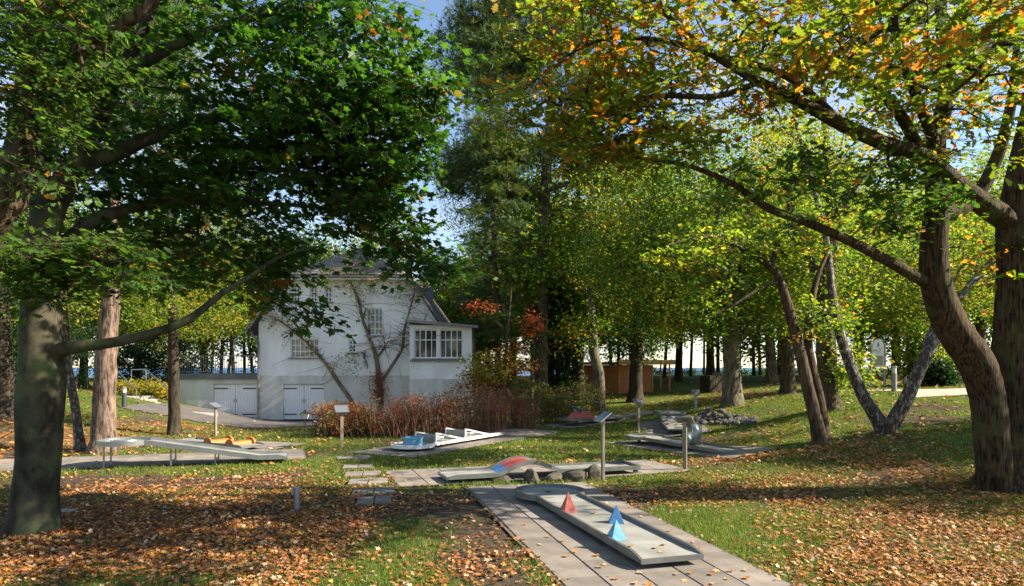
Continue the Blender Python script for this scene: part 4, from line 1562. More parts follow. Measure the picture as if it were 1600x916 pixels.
def build_tree(name, label, base, limbs, blobs, leaf, pal, bark, seed, size, per=60, cr=0.45, group=None, cat='tree', mat='leaf',
               flare=0.45, lump=0.035, shell=0.55, flat=0.6, droop=0.0, tilt=0.6, mixc_=0.18, twig_r=0.006, sides=14, attach=True, crown_name='crown', leaf_drop=0.0, spray=0):
    """limbs: [(points, radii)] in world space; blobs: [(centre, radii, clumps[, palette])]"""
    rg = np.random.default_rng(seed)
    base = np.asarray(base, float)
    root = thing(name, label, cat, tuple(base), 0, group)
    nodes, nrad, chains = [], [], []
    for li, (P, Rr) in enumerate(limbs):
        P, Rr = catmull(P, Rr, 0.10 if sides >= 30 else 0.22)
        P = P - base
        wob = rg.normal(size=P.shape) * (0.03 if sides < 30 else 0.012) * Rr[:, None]
        wob[0] = 0
        P = P + wob
        if li == 0 and flare:
            hgt = P[:, 2] - P[0, 2]
            Rr = Rr * (1 + flare * np.exp(-np.maximum(hgt, 0) / (Rr[0] * 1.1)))
            P = np.vstack([P[0] - [0, 0, 0.35], P])
            Rr = np.concatenate([[Rr[0] * 1.12], Rr])
        big = Rr.max()
        chains.append([P, Rr, sides if big > 0.12 else (9 if big > 0.05 else 6), lump if big > 0.12 else lump * 0.6])
        nodes.append(P)
        nrad.append(Rr)
    nodes = list(np.vstack(nodes))
    nrad = list(np.concatenate(nrad))
    nparent = [-1] * len(nodes)
    # clump centres
    C, CP_, Bz = [], [], []
    for bl in blobs:
        c, r, k = bl[:3]
        p_ = bl[3] if len(bl) > 3 else pal
        d = rg.normal(size=(k, 3))
        d /= np.linalg.norm(d, axis=1)[:, None]
        q = shell + (1 - shell) * rg.random(k) ** 0.6
        q = np.where(rg.random(k) < 0.35, rg.random(k) ** 0.5, q)
        C.append(np.asarray(c) - base + d * q[:, None] * np.asarray(r))
        CP_ += [p_] * k
    C = np.vstack(C)
    NA = np.array(nodes)
    d0 = np.sqrt(((C[:, None] - NA[None, ::3]) ** 2).sum(-1)).min(1) if len(C) * len(NA) < 4e6 else np.linalg.norm(C - NA[len(NA) // 2], axis=1)
    order = np.argsort(d0)
    arr = np.zeros((len(nodes) + len(C) * 14, 3))
    arr[:len(nodes)] = NA
    cnt = len(nodes)
    n_skel = cnt
    grown = []
    skel_ok = np.array([r < 0.6 * max(nrad) or i > 6 for i, r in enumerate(nrad)])
    if attach:
        for ci in order:
            c = C[ci]
            dd = ((arr[:cnt] - c) ** 2).sum(1)
            # shoots leave from below rather than from above
            dd = dd + 0.6 * np.maximum(arr[:cnt, 2] - c[2], 0) ** 2
            j = int(dd.argmin())
            a = arr[j]
            L_ = np.linalg.norm(c - a)
            k = int(min(12, max(2, L_ / 0.35)))
            mid = (a + c) / 2 + rg.normal(size=3) * 0.12 * L_ + np.array([0, 0, 0.10 * L_ - droop * 0.3 * L_])
            q = np.linspace(0, 1, k + 1)[:, None]
            P = a * (1 - q) ** 2 + mid * 2 * q * (1 - q) + c * q * q
            P[1:-1] += rg.normal(size=(k - 1, 3)) * 0.03 * min(1, L_)
            ids = [j] + list(range(cnt, cnt + k))
            arr[cnt:cnt + k] = P[1:]
            for x in range(1, k + 1):
                nparent.append(ids[x - 1])
            cnt += k
            grown.append(ids)
        load = np.zeros(cnt)
        for ids in grown:
            load[ids[-1]] += 1
        for i in range(cnt - 1, n_skel - 1, -1):
            load[nparent[i]] += load[i]
        rad = np.zeros(cnt)
        rad[:n_skel] = nrad
        rad[n_skel:] = twig_r * np.sqrt(np.maximum(load[n_skel:], 1)) ** 1.05
        for ids in grown:
            P = arr[ids]
            r_ = rad[ids].copy()
            r_[0] = min(rad[ids[0]], r_[1] * 1.3)
            r_[-1] *= 0.6
            chains.append([P, r_, 5 if r_[1] > 0.02 else 3, 0.0])
    if spray:
        nC = len(C)
        ta = rg.uniform(0, 2 * PI, (nC, 1)) + np.arange(spray)[None] * 2 * PI / spray + rg.normal(size=(nC, spray)) * 0.35
        TD = np.stack([np.cos(ta), np.sin(ta), rg.normal(size=ta.shape) * 0.30 - 0.12], -1) * (cr * rg.uniform(0.6, 1.35, ta.shape))[..., None]
        for i in range(nC):
            for t_ in range(spray):
                e_ = C[i] + TD[i, t_]
                chains.append([np.array([C[i], (C[i] + e_) / 2 + np.array([0, 0, 0.03]), e_]), np.array([0.005, 0.004, 0.002]), 3, 0.0])
    V, Q = tubes_np(chains, rg)
    np_mesh('trunk', V, Q, bark, root, smooth=True)
    # leaves
    n = len(C)
    dens = rg.uniform(0.5, 1.4, n)
    k = np.maximum(3, (per * dens)).astype(int)
    own = np.repeat(np.arange(n), k)
    N = len(own)
    off = rg.normal(size=(N, 3)) * np.array([1, 1, flat]) * cr * rg.uniform(0.75, 1.25, n)[own][:, None] * 0.6
    off[:, 2] -= droop * np.linalg.norm(off[:, :2], axis=1) * 0.6
    pos = C[own] + off
    nrm = np.array([0, 0, 1.0]) + rg.normal(size=(N, 3)) * tilt
    # leaf blades lean a little to the light
    nrm = nrm + np.array([sdir.x, sdir.y, 0]) * 0.25
    direc = off * np.array([1, 1, 0.3]) + rg.normal(size=(N, 3)) * 0.25 + np.array([0, 0, -leaf_drop])
    if spray:
        ti = rg.integers(0, spray, N)
        al = rg.random(N) ** 0.7 * 1.05
        td = TD[own, ti]
        side = np.stack([-td[:, 1], td[:, 0], 0 * al], -1)
        side /= np.maximum(np.linalg.norm(side, axis=1), 1e-6)[:, None]
        sg = np.where(rg.random(N) < 0.5, -1.0, 1.0)[:, None]
        tn = td / np.linalg.norm(td, axis=1)[:, None]
        pos = C[own] + td * al[:, None] + np.stack([0 * al, 0 * al, 0.10 * al * (1 - al)], -1) + side * sg * 0.02
        pos[:, 2] += rg.normal(size=N) * 0.03
        direc = tn * 0.7 + side * sg * rg.uniform(0.2, 1.2, (N, 1)) + rg.normal(size=(N, 3)) * 0.25 + np.array([0, 0, -leaf_drop])
        nrm = np.array([0, 0, 1.0]) + np.repeat(rg.normal(size=(n, 3)) * 0.28, k, axis=0) + rg.normal(size=(N, 3)) * tilt * 0.75 + np.array([sdir.x, sdir.y, 0]) * 0.25
    sz = size * rg.uniform(0.6, 1.3, N)
    cc_ = np.zeros((n, 3))
    for p_ in set(CP_):
        m_ = np.array([x == p_ for x in CP_])
        cc_[m_] = pick_cols(p_, m_.sum(), rg)
    cols = cc_[own]
    sw = rg.random(N) < mixc_
    pl = np.array(CP_)[own]
    for p_ in set(CP_):
        m_ = sw & (pl == p_)
        cols[m_] = pick_cols(p_, m_.sum(), rg)
    cols = cols * rg.uniform(0.75, 1.25, (N, 1)) * rg.uniform(0.92, 1.08, (N, 3))
    cr_ = leaves_mesh(crown_name, pos, nrm, direc, sz, cols, leaf, mat, root)
    cr_['kind'] = 'stuff'
    return root


def WL(pts):
    return [W(*p) for p in pts]


# --- the big smooth-barked maple at the left
b = W(50, 832, 10.8)
b[2] = g1(b[0], b[1])
build_tree('maple_tree', 'large maple with smooth grey trunk and dark green crown over the lawn', b, [
    (WL([(52, 832, 10.8), (60, 720, 10.8), (66, 620, 10.8), (64, 520, 10.85), (68, 420, 10.9), (70, 345, 11), (112, 265, 11.1), (150, 200, 11.2), (185, 120, 11.3), (240, 10, 11.4), (270, -120, 11.5)]),
     [0.30, 0.31, 0.345, 0.30, 0.265, 0.24, 0.17, 0.14, 0.11, 0.08, 0.05]),
    (WL([(75, 560, 10.8), (105, 543, 10.75), (160, 538, 10.8), (215, 527, 10.9), (265, 513, 11.0), (305, 493, 11.1), (345, 460, 11.3), (395, 430, 11.5), (440, 400, 11.7), (500, 385, 11.9)]),
     [0.16, 0.11, 0.085, 0.075, 0.07, 0.06, 0.05, 0.04, 0.03, 0.015]),
    (WL([(70, 345, 11), (62, 250, 11.1), (75, 150, 11.2), (60, 40, 11.4), (80, -120, 11.6)]), [0.2, 0.15, 0.12, 0.09, 0.05]),
    (WL([(112, 265, 11.1), (200, 230, 11.6), (290, 195, 12.0), (390, 175, 12.3), (490, 150, 12.4), (580, 120, 12.4)]), [0.14, 0.12, 0.10, 0.075, 0.05, 0.02]),
    (WL([(66, 420, 10.9), (140, 350, 11.5), (230, 320, 12.2), (340, 315, 12.7), (450, 320, 12.8), (560, 330, 12.8)]), [0.15, 0.11, 0.09, 0.065, 0.04, 0.02]),
    (WL([(185, 120, 11.3), (300, 60, 11.3), (420, 20, 11.4), (540, 10, 11.6)]), [0.10, 0.08, 0.05, 0.02]),
], [
    (W(270, 120, 12.6), (3.0, 2.8, 2.2), 190), (W(520, 110, 12.2), (1.75, 2.2, 1.9), 170), (W(560, 220, 12.2), (1.25, 1.8, 1.3), 110), (W(400, 260, 12.8), (2.4, 2.2, 1.2), 150),
    (W(160, 300, 13.2), (2.2, 2.2, 1.6), 100), (W(590, 325, 12.6), (0.95, 1.2, 0.65), 50), (W(430, 390, 12.0), (0.6, 0.8, 0.4), 18), (W(450, 470, 12.0), (0.30, 0.4, 0.25), 5), (W(490, 495, 12.0), (0.22, 0.3, 0.2), 3),
    (W(645, 400, 12.4), (0.5, 0.7, 0.35), 18), (W(690, 415, 12.6), (0.2, 0.4, 0.3), 6), (W(410, 445, 12.0), (0.35, 0.5, 0.3), 8), (W(660, 130, 12), (0.5, 0.9, 0.7), 20), (W(330, -130, 12), (3.6, 3.4, 2.0), 70), (W(250, 400, 13.0), (1.5, 1.6, 0.6), 36)],
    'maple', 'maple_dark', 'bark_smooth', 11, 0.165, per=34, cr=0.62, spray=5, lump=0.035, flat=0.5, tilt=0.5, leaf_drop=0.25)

# --- oak just outside the left edge, its limbs reach in
b = np.array([-9.4, 9.6, g1(-9.4, 9.6)])
build_tree('oak_tree', 'green-leaved oak leaning in over the smooth maple trunk', b, [
    ([b, (-9.2, 9.7, 2.2), (-8.6, 9.8, 4.0), W(0, 330, 9.9), W(35, 215, 10.0), W(42, 120, 10.1), W(30, 10, 10.2), W(20, -150, 10.4)], [0.34, 0.30, 0.27, 0.24, 0.2, 0.14, 0.1, 0.05]),
    (WL([(35, 215, 10.0), (70, 140, 9.9), (125, 80, 9.8), (180, 45, 9.7), (235, 8, 9.6), (280, -60, 9.6)]), [0.14, 0.13, 0.11, 0.09, 0.07, 0.03]),
    ([(-8.9, 9.75, 3.3), W(-40, 430, 9.2), W(40, 410, 8.9), W(110, 400, 8.7), W(190, 410, 8.6)], [0.10, 0.06, 0.045, 0.03, 0.012]),
], [(W(110, 405, 8.7), (1.0, 0.8, 0.28), 46), (W(40, 430, 8.9), (0.8, 0.8, 0.3), 24), (W(190, 425, 8.8), (0.45, 0.5, 0.25), 14), (W(80, 70, 9.5), (1.2, 1.1, 1.0), 66), (W(-20, 170, 9.5), (1.2, 1.2, 1.5), 64),
    (W(180, -60, 9.6), (1.8, 1.6, 0.8), 40), (W(-150, 0, 9.6), (2.6, 2.4, 2.2), 70)],
    'oak', 'oak_green', 'bark_brown', 12, 0.12, per=34, cr=0.42, spray=5, tilt=0.45, leaf_drop=0.2)

# --- the twin-trunked oak at the right
b = np.array([9.87, 13.5, g1(9.87, 13.5)])
z0 = b[2]
build_tree('oak_tree', 'twin-trunked oak with brown furrowed bark and yellow autumn leaves', b, [
    ([b, W(1583, 650, 13.5), W(1588, 540, 13.5), W(1592, 430, 13.5), W(1588, 350, 13.5), W(1600, 260, 13.4), W(1625, 130, 13.3), W(1640, 0, 13.2), W(1650, -150, 13.2)],
     [0.46, 0.43, 0.41, 0.38, 0.35, 0.27, 0.22, 0.16, 0.08]),
    ([W(1558, 770, 13.3), W(1550, 690, 13.25), W(1543, 620, 13.2), W(1525, 565, 13.1), W(1488, 510, 13.0), W(1464, 445, 12.9), W(1460, 380, 12.85), W(1466, 310, 12.8), W(1462, 230, 12.8), W(1480, 130, 12.6), W(1470, 10, 12.5), W(1480, -120, 12.5)],
     [0.33, 0.30, 0.30, 0.32, 0.30, 0.26, 0.235, 0.21, 0.17, 0.13, 0.10, 0.05]),
    (WL([(1585, 350, 13.5), (1545, 325, 13.2), (1500, 292, 12.9), (1440, 243, 12.4), (1390, 228, 12.0), (1320, 197, 11.5), (1255, 162, 11.1), (1187, 128, 10.8), (1100, 75, 10.5), (1040, 20, 10.3), (1000, -60, 10.2)]),
     [0.24, 0.21, 0.18, 0.15, 0.13, 0.11, 0.09, 0.075, 0.055, 0.04, 0.02]),
    (WL([(1462, 450, 12.9), (1400, 415, 12.6), (1330, 378, 12.3), (1262, 348, 12.0), (1200, 325, 11.8), (1140, 285, 11.6), (1070, 258, 11.4), (990, 246, 11.2), (930, 235, 11.1)]),
     [0.12, 0.10, 0.085, 0.075, 0.065, 0.05, 0.035, 0.025, 0.01]),
    (WL([(1466, 335, 12.8), (1495, 330, 12.9), (1530, 300, 13.1), (1560, 240, 13.0), (1580, 160, 12.8), (1590, 60, 12.6)]), [0.16, 0.15, 0.13, 0.11, 0.09, 0.05]),
    (WL([(1440, 243, 12.4), (1400, 170, 12.0), (1330, 110, 11.4), (1240, 60, 10.9), (1160, 10, 10.5), (1090, -60, 10.3)]), [0.11, 0.095, 0.08, 0.065, 0.05, 0.02]),
    (WL([(1320, 197, 11.5), (1230, 120, 11.0), (1130, 90, 10.6), (1040, 65, 10.3), (950, 60, 10.1), (880, 90, 10.0)]), [0.07, 0.06, 0.05, 0.04, 0.03, 0.01]),
    (WL([(1187, 128, 10.8), (1120, 150, 10.6), (1030, 150, 10.5), (940, 160, 10.5), (860, 150, 10.5)]), [0.05, 0.045, 0.035, 0.025, 0.01]),
    (WL([(1462, 230, 12.8), (1420, 120, 11.2), (1400, 60, 9.6), (1400, 20, 8.2)]), [0.10, 0.08, 0.055, 0.02]),
], [(W(1420, 60, 10.2), (3.6, 2.6, 1.2), 130), (W(1160, 60, 10.4), (2.6, 2.2, 1.1), 110), (W(930, 90, 10.4), (1.5, 1.7, 1.1), 90), (W(890, 200, 10.6), (1.1, 1.2, 0.6), 46), (W(1010, 215, 10.9), (1.2, 1.2, 0.55), 36),
    (W(1530, 160, 12.0), (1.6, 2.0, 1.3), 70), (W(1280, 300, 12.0), (2.0, 1.3, 0.7), 44, 'oak_green'), (W(1200, -170, 10.2), (5.0, 3.5, 1.8), 16), (W(1750, 60, 12.5), (3.0, 3.0, 2.6), 18), (W(1420, 330, 12.4), (0.9, 1.0, 0.6), 20, 'oak_green'),
    (W(1450, 40, 7.6), (1.1, 0.9, 0.5), 30), (W(1560, 420, 14.2), (0.9, 0.9, 0.9), 24)],
    'oak', 'oak_autumn', 'bark_oak', 13, 0.145, per=32, cr=0.52, spray=5, lump=0.045, tilt=0.5, leaf_drop=0.2, mixc_=0.3, sides=44)


# --- free-standing trees of the middle distance
def stem(u0, v0, Y, *pts):
    return [W(u0, v0, Y)] + [W(*p) for p in pts]


def gbase(u, v):
    X, Y = ground_hit(u, v)
    return np.array([X, Y, g1(X, Y)]), Y


b, Y = gbase(1145, 633)
build_tree('oak_tree', 'stout oak with upright grey trunk above the stone bank', b, [
    ([b, W(1143, 560, Y), W(1141, 500, Y), W(1150, 455, Y), W(1165, 400, Y + .5), W(1170, 330, Y + 1), W(1165, 230, Y + 1)], [0.40, 0.37, 0.35, 0.32, 0.25, 0.17, 0.08]),
    (WL([(1141, 500, Y), (1130, 450, Y - .3), (1128, 390, Y - .6), (1120, 300, Y - 1), (1110, 220, Y - 1)]), [0.25, 0.2, 0.17, 0.12, 0.05]),
    (WL([(1150, 540, Y), (1180, 500, Y - .5), (1225, 470, Y - 1), (1270, 455, Y - 1.5)]), [0.16, 0.12, 0.09, 0.04]),
    (WL([(1130, 450, Y), (1080, 420, Y - 1), (1020, 410, Y - 1.5), (960, 420, Y - 2)]), [0.14, 0.11, 0.08, 0.03]),
], [(W(1130, 300, Y), (5.2, 4.2, 3.2), 230), (W(1030, 400, Y - 1.5), (3.2, 2.8, 2.0), 150), (W(1230, 400, Y - 1), (2.6, 2.6, 1.8), 90), (W(1060, 490, Y - 2), (2.4, 2.2, 0.9), 60), (W(1230, 490, Y - 1.5), (1.8, 2, 0.8), 36)],
    'simple', 'mid_green', 'bark_grey', 14, 0.17, per=90, cr=0.9, tilt=0.7, mixc_=0.15)

b, Y = gbase(1284, 695)
build_tree('field_maple', 'leaning double-stemmed maple with dark spreading crown on the slope', b, [
    ([b, W(1268, 630, Y), W(1252, 560, Y), W(1237, 500, Y), W(1218, 440, Y), W(1205, 418, Y), W(1170, 395, Y - .3), W(1110, 370, Y - .8), W(1040, 385, Y - 1.2)], [0.19, 0.17, 0.155, 0.14, 0.12, 0.11, 0.085, 0.06, 0.02]),
    (WL([(1290, 700, Y), (1283, 640, Y + .2), (1268, 570, Y + .4), (1262, 520, Y + .5), (1275, 440, Y + .7), (1300, 380, Y + 1)]), [0.17, 0.15, 0.13, 0.11, 0.08, 0.03]),
    (WL([(1205, 418, Y), (1215, 385, Y + .2), (1240, 350, Y + .6), (1290, 340, Y + 1)]), [0.09, 0.07, 0.05, 0.02]),
    (WL([(1218, 440, Y), (1190, 450, Y - .6), (1140, 480, Y - 1), (1100, 500, Y - 1.2)]), [0.05, 0.04, 0.03, 0.01]),
], [(W(1180, 370, Y), (2.6, 2.0, 0.65), 74), (W(1270, 370, Y + .4), (1.4, 1.4, 0.8), 26), (W(1080, 420, Y - .8), (1.2, 1.2, 0.6), 40), (W(1270, 500, Y + .3), (0.8, 0.9, 0.6), 24)],
    'ovate', 'mid_green', 'bark_brown', 15, 0.13, per=46, cr=0.6, tilt=0.55, spray=4)

b, Y = gbase(1296, 640)
build_tree('lime_tree', 'thick pale trunk wrapped in ivy behind the leaning maple', b, [
    ([b, W(1292, 580, Y), W(1288, 520, Y), W(1290, 450, Y), W(1300, 350, Y), W(1290, 220, Y), W(1285, 100, Y)], [0.34, 0.32, 0.31, 0.27, 0.21, 0.14, 0.07]),
    (WL([(1290, 450, Y), (1240, 350, Y - .5), (1235, 230, Y - 1), (1245, 140, Y - 1)]), [0.2, 0.14, 0.1, 0.04]),
    (WL([(1300, 350, Y), (1350, 270, Y - .5), (1400, 220, Y - 1)]), [0.16, 0.11, 0.05]),
], [(W(1290, 230, Y), (3.2, 2.6, 2.4), 70), (W(1390, 330, Y), (2.2, 2.0, 1.5), 24), (W(1310, 440, Y), (1.4, 1.4, 1.0), 24), (W(1322, 560, Y - .4), (0.18, 0.4, 1.2), 20, 'mid_yellow')],
    'simple', 'mid_yellow', 'bark_brown', 16, 0.15, per=70, cr=0.75, tilt=0.7)

b, Y = gbase(1385, 676)
build_tree('birch_tree', 'birch with two rough white and black stems in a wide V', b, [
    ([b, W(1352, 625, Y), W(1330, 575, Y + .1), W(1312, 520, Y + .3), W(1300, 460, Y + .5), W(1292, 380, Y + .8), W(1270, 290, Y + 1), W(1240, 180, Y + 1.2)], [0.20, 0.165, 0.15, 0.13, 0.11, 0.09, 0.07, 0.03]),
    (WL([(1388, 672, Y), (1412, 630, Y - .1), (1435, 580, Y - .2), (1458, 535, Y - .2), (1490, 480, Y), (1530, 430, Y + .3), (1575, 380, Y + .6), (1640, 300, Y + 1)]), [0.22, 0.19, 0.17, 0.15, 0.11, 0.09, 0.07, 0.03]),
    (WL([(1435, 585, Y - .2), (1452, 530, Y + .3), (1470, 480, Y + .6), (1500, 420, Y + 1)]), [0.14, 0.11, 0.08, 0.03]),
], [(W(1270, 250, Y + 1), (1.6, 1.6, 1.5), 40), (W(1570, 390, Y + 1.4), (1.6, 1.6, 1.3), 40), (W(1420, 380, Y + 2), (1.6, 1.4, 1.0), 25), (W(1480, 440, Y + 2), (1.2, 1.4, 0.8), 20)],
    'simple', 'mid_yellow', 'bark_birch', 17, 0.10, per=90, cr=0.6, lump=0.09, tilt=0.7, sides=16)
o = MB().tube([(0, 0, -0.2), (0.02, 0, 0.25), (0.03, -0.02, 0.5)], [0.16, 0.13, 0.12], 12).build('tree_stump', 'bark_brown', loc=tuple(W(1388, 690, Y - .45) + np.array([0, 0, 0.0])))
tag(o, 'short sawn stump at the foot of the V-shaped birch', 'stump')

for (u, v, pts, rs, blobs, lb, bk, pl, sd) in (
    (936, 641, [(936, 590), (928, 550), (925, 500), (920, 430), (915, 330)], [0.33, 0.29, 0.27, 0.23, 0.17, 0.07], [((955, 430), (2.6, 2.6, 2.2), 120), ((985, 330), (3.0, 2.8, 2.6), 120), ((900, 520), (1.6, 1.6, 0.9), 30)], 'pale crooked trunk with green crown in front of the hut boards', 'bark_grey', 'mid_green', 21),
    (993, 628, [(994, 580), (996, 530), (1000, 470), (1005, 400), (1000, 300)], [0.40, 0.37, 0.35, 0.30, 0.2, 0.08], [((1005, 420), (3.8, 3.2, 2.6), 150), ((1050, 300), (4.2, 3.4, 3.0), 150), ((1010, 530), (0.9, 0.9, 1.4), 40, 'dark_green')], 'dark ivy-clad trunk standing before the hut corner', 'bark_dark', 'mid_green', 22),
    (1232, 617, [(1231, 560), (1230, 500), (1232, 420), (1236, 300)], [0.32, 0.29, 0.27, 0.22, 0.08], [((1230, 380), (4.6, 3.6, 3.4), 150), ((1250, 500), (2.4, 2.2, 1.0), 40)], 'straight mid-size trunk on the lawn right of the big oak', 'bark_brown', 'mid_yellow', 23),
    (1206, 597, [(1204, 550), (1200, 500), (1196, 400), (1190, 250)], [0.36, 0.33, 0.3, 0.22, 0.08], [((1180, 330), (5.0, 4.0, 4.2), 150)], 'brown trunk further back between big oak and straight trunk', 'bark_pine', 'mid_green', 24),
    (1483, 598, [(1482, 550), (1480, 480), (1476, 380)], [0.30, 0.27, 0.24, 0.1], [((1470, 420), (4.2, 3.4, 3.0), 170), ((1540, 330), (4.0, 3.2, 3.2), 150), ((1380, 470), (2.2, 2.2, 1.3), 40)], 'short brown trunk with yellow-green crown beside the sandy path', 'bark_brown', 'mid_yellow', 25),
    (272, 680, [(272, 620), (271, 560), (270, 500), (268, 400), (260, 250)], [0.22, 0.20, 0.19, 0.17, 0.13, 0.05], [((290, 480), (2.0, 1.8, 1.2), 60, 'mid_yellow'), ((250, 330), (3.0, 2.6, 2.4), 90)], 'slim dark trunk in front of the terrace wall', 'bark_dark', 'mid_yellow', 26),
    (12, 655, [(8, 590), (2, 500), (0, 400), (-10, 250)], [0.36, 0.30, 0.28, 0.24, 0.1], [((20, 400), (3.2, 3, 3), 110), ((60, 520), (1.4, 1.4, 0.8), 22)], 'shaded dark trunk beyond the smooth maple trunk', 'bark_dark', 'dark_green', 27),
    (126, 703, [(118, 640), (106, 570), (102, 500), (95, 420), (100, 300)], [0.15, 0.13, 0.12, 0.11, 0.09, 0.04], [((110, 480), (1.2, 1.2, 0.8), 26, 'mid_yellow'), ((110, 380), (1.8, 1.8, 1.6), 50, 'mid_yellow')], 'thin crooked birch with mottled pale bark beside the pine', 'bark_birch', 'mid_yellow', 28),
):
    b, Y = gbase(u, v)
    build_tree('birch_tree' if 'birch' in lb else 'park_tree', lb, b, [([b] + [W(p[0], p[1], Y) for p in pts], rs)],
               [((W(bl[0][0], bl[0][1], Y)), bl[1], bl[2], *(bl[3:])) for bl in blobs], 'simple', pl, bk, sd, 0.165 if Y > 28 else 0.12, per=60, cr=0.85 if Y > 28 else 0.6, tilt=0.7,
               group='park trees on the lawn')

# --- pines and conifers
def pine(u, v, Y_, pts, rs, label, blobs, seed, bark='bark_pine', size=0.46, per=44, limbs=()):
    b, Y = gbase(u, v)
    build_tree('pine_tree', label, b, [([b] + [W(p[0], p[1], Y) for p in pts], rs)] + [([W(q[0], q[1], Y + q[2]) for q in l], r_) for l, r_ in limbs],
               [(W(c[0], c[1], Y + c[2]), r_, k) for c, r_, k in blobs], 'tuft', 'pine', bark, seed, size, per=per, cr=0.75, mat='needle', tilt=0.9, flat=0.45, mixc_=0.4,
               group='pines of the park')


pine(845, 634, 33, [(846, 540), (848, 440), (850, 330), (855, 250), (862, 130), (850, 0), (840, -120)], [0.42, 0.38, 0.36, 0.33, 0.30, 0.26, 0.2, 0.12, 0.05],
     'tall straight pine with reddish trunk behind the shrub border',
     [((770, 110, -1), (2.4, 2.4, 2.6), 60), ((765, 230, -1), (2.2, 2.4, 1.6), 44), ((850, 60, 0), (3.6, 3, 3.0), 90), ((730, 60, 0), (1.3, 1.6, 1.8), 26), ((720, 270, 0), (1.5, 1.5, 1.3), 24), ((900, 230, 0), (2.2, 2, 1.6), 40), ((960, 270, 0), (2.8, 2.2, 0.9), 34), ((760, 10, 0), (1.4, 1.8, 1.8), 30), ((830, -120, 0), (2.6, 2.6, 2.2), 50), ((930, 150, 0), (2, 2, 1.5), 34), ((800, 300, 0), (2, 1.8, 0.8), 26)], 31,
     limbs=[([(850, 300, 0), (890, 288, -.4), (950, 290, -.8), (1000, 310, -1)], [0.16, 0.12, 0.08, 0.03]), ([(852, 330, 0), (900, 340, -.4), (930, 310, -.8), (960, 290, -1)], [0.13, 0.1, 0.07, 0.03]),
            ([(858, 200, 0), (800, 190, -.6), (760, 210, -1)], [0.12, 0.09, 0.03]), ([(860, 120, 0), (800, 110, -.6), (750, 100, -1)], [0.12, 0.08, 0.03])])
pine(162, 706, 21, [(163, 640), (166, 560), (170, 500), (176, 440), (180, 330), (175, 200), (180, 60)], [0.34, 0.32, 0.30, 0.27, 0.25, 0.2, 0.14, 0.06],
     'pine with flaky pinkish trunk left of the raised lane', [((180, 150, 0), (2.2, 2.2, 2.0), 50), ((190, 20, 0), (2.0, 2.2, 2.0), 40)], 32, limbs=[])

# spruce with hanging sprays between house and pine
b, Y = gbase(778, 645)
rg = np.random.default_rng(44)
limbs = [([b, W(777, 500, Y), W(772, 380, Y), W(768, 250, Y), W(765, 120, Y)], [0.20, 0.17, 0.14, 0.09, 0.02])]
blobs = []
for k in range(40):
    v = 585 - k * 10.5
    a = k * 2.4 + rg.uniform(-.4, .4)
    ln = (2.9 - 0.04 * k) * rg.uniform(0.65, 1.1)
    p0 = W(776 - (585 - v) * 0.02, v, Y)
    d = np.array([math.cos(a), math.sin(a), 0])
    p1 = p0 + d * ln * 0.5 + np.array([0, 0, -0.05 * ln])
    p2 = p0 + d * ln + np.array([0, 0, -0.12 * ln])
    limbs.append(([p0, p1, p2], [0.045, 0.03, 0.008]))
    for q in (0.4, 0.6, 0.8, 1.0):
        blobs.append((p0 + (p2 - p0) * q - np.array([0, 0, 0.12]), (0.3, 0.3, 0.12), 2))
build_tree('spruce_tree', 'slender drooping spruce between veranda and tall pine', b, limbs, blobs, 'spray', 'spruce', 'bark_brown', 33, 0.45, per=18, cr=0.6, mat='needle', tilt=0.5, droop=0.5, flat=0.35, leaf_drop=0.9, shell=0.2)

b, Y = gbase(830, 640)
build_tree('young_birch', 'slim pale leaning trunk beside the tall pine', b, [([b, W(832, 540, Y + 1), W(826, 450, Y + 1), W(810, 370, Y + 1), W(800, 290, Y + 1), W(795, 200, Y + 1)], [0.13, 0.12, 0.11, 0.10, 0.08, 0.03])],
           [(W(800, 250, Y + 1), (2.6, 2.2, 2.4), 80), (W(815, 420, Y + 1), (1.8, 1.6, 1.6), 36), (W(730, 340, Y + 1), (1.5, 1.5, 1.3), 34), (W(700, 230, Y + 1), (0.9, 1.2, 1.0), 14)], 'simple', 'mid_green', 'bark_grey', 34, 0.13, per=60, cr=0.7)

b, Y = gbase(872, 625)
build_tree('yew_tree', 'dense dark evergreen between pine and hut', b, [([b, W(872, 540, Y), W(872, 440, Y)], [0.2, 0.15, 0.04])],
           [(W(872, 560, Y), (1.5, 1.5, 2.0), 70), (W(874, 470, Y), (1.2, 1.2, 2.2), 60)], 'tuft', 'yew', 'bark_dark', 35, 0.36, per=36, cr=0.6, mat='needle', tilt=0.9)

b, Y = gbase(806, 655)
build_tree('ornamental_maple', 'small leaning maple with red, orange and yellow leaves', b, [
    ([b, W(798, 625, Y), W(785, 598, Y), W(790, 560, Y), W(795, 500, Y), W(800, 440, Y)], [0.20, 0.17, 0.13, 0.09, 0.06, 0.02]),
    (WL([(785, 598, Y), (765, 570, Y - .3), (745, 560, Y - .6)]), [0.08, 0.05, 0.02])],
    [(W(770, 575, Y - .3), (1.2, 1.1, 0.8), 44, 'bush_yellow'), (W(805, 560, Y), (0.9, 0.9, 0.9), 26), (W(755, 480, Y), (1.1, 1.0, 0.3), 8, 'creeper'), (W(836, 510, Y), (0.3, 0.4, 0.8), 9, 'creeper'), (W(745, 600, Y - .3), (0.8, 0.8, 0.6), 20, 'fire')],
    'ovate', 'fire', 'bark_brown', 36, 0.16, per=34, cr=0.5)

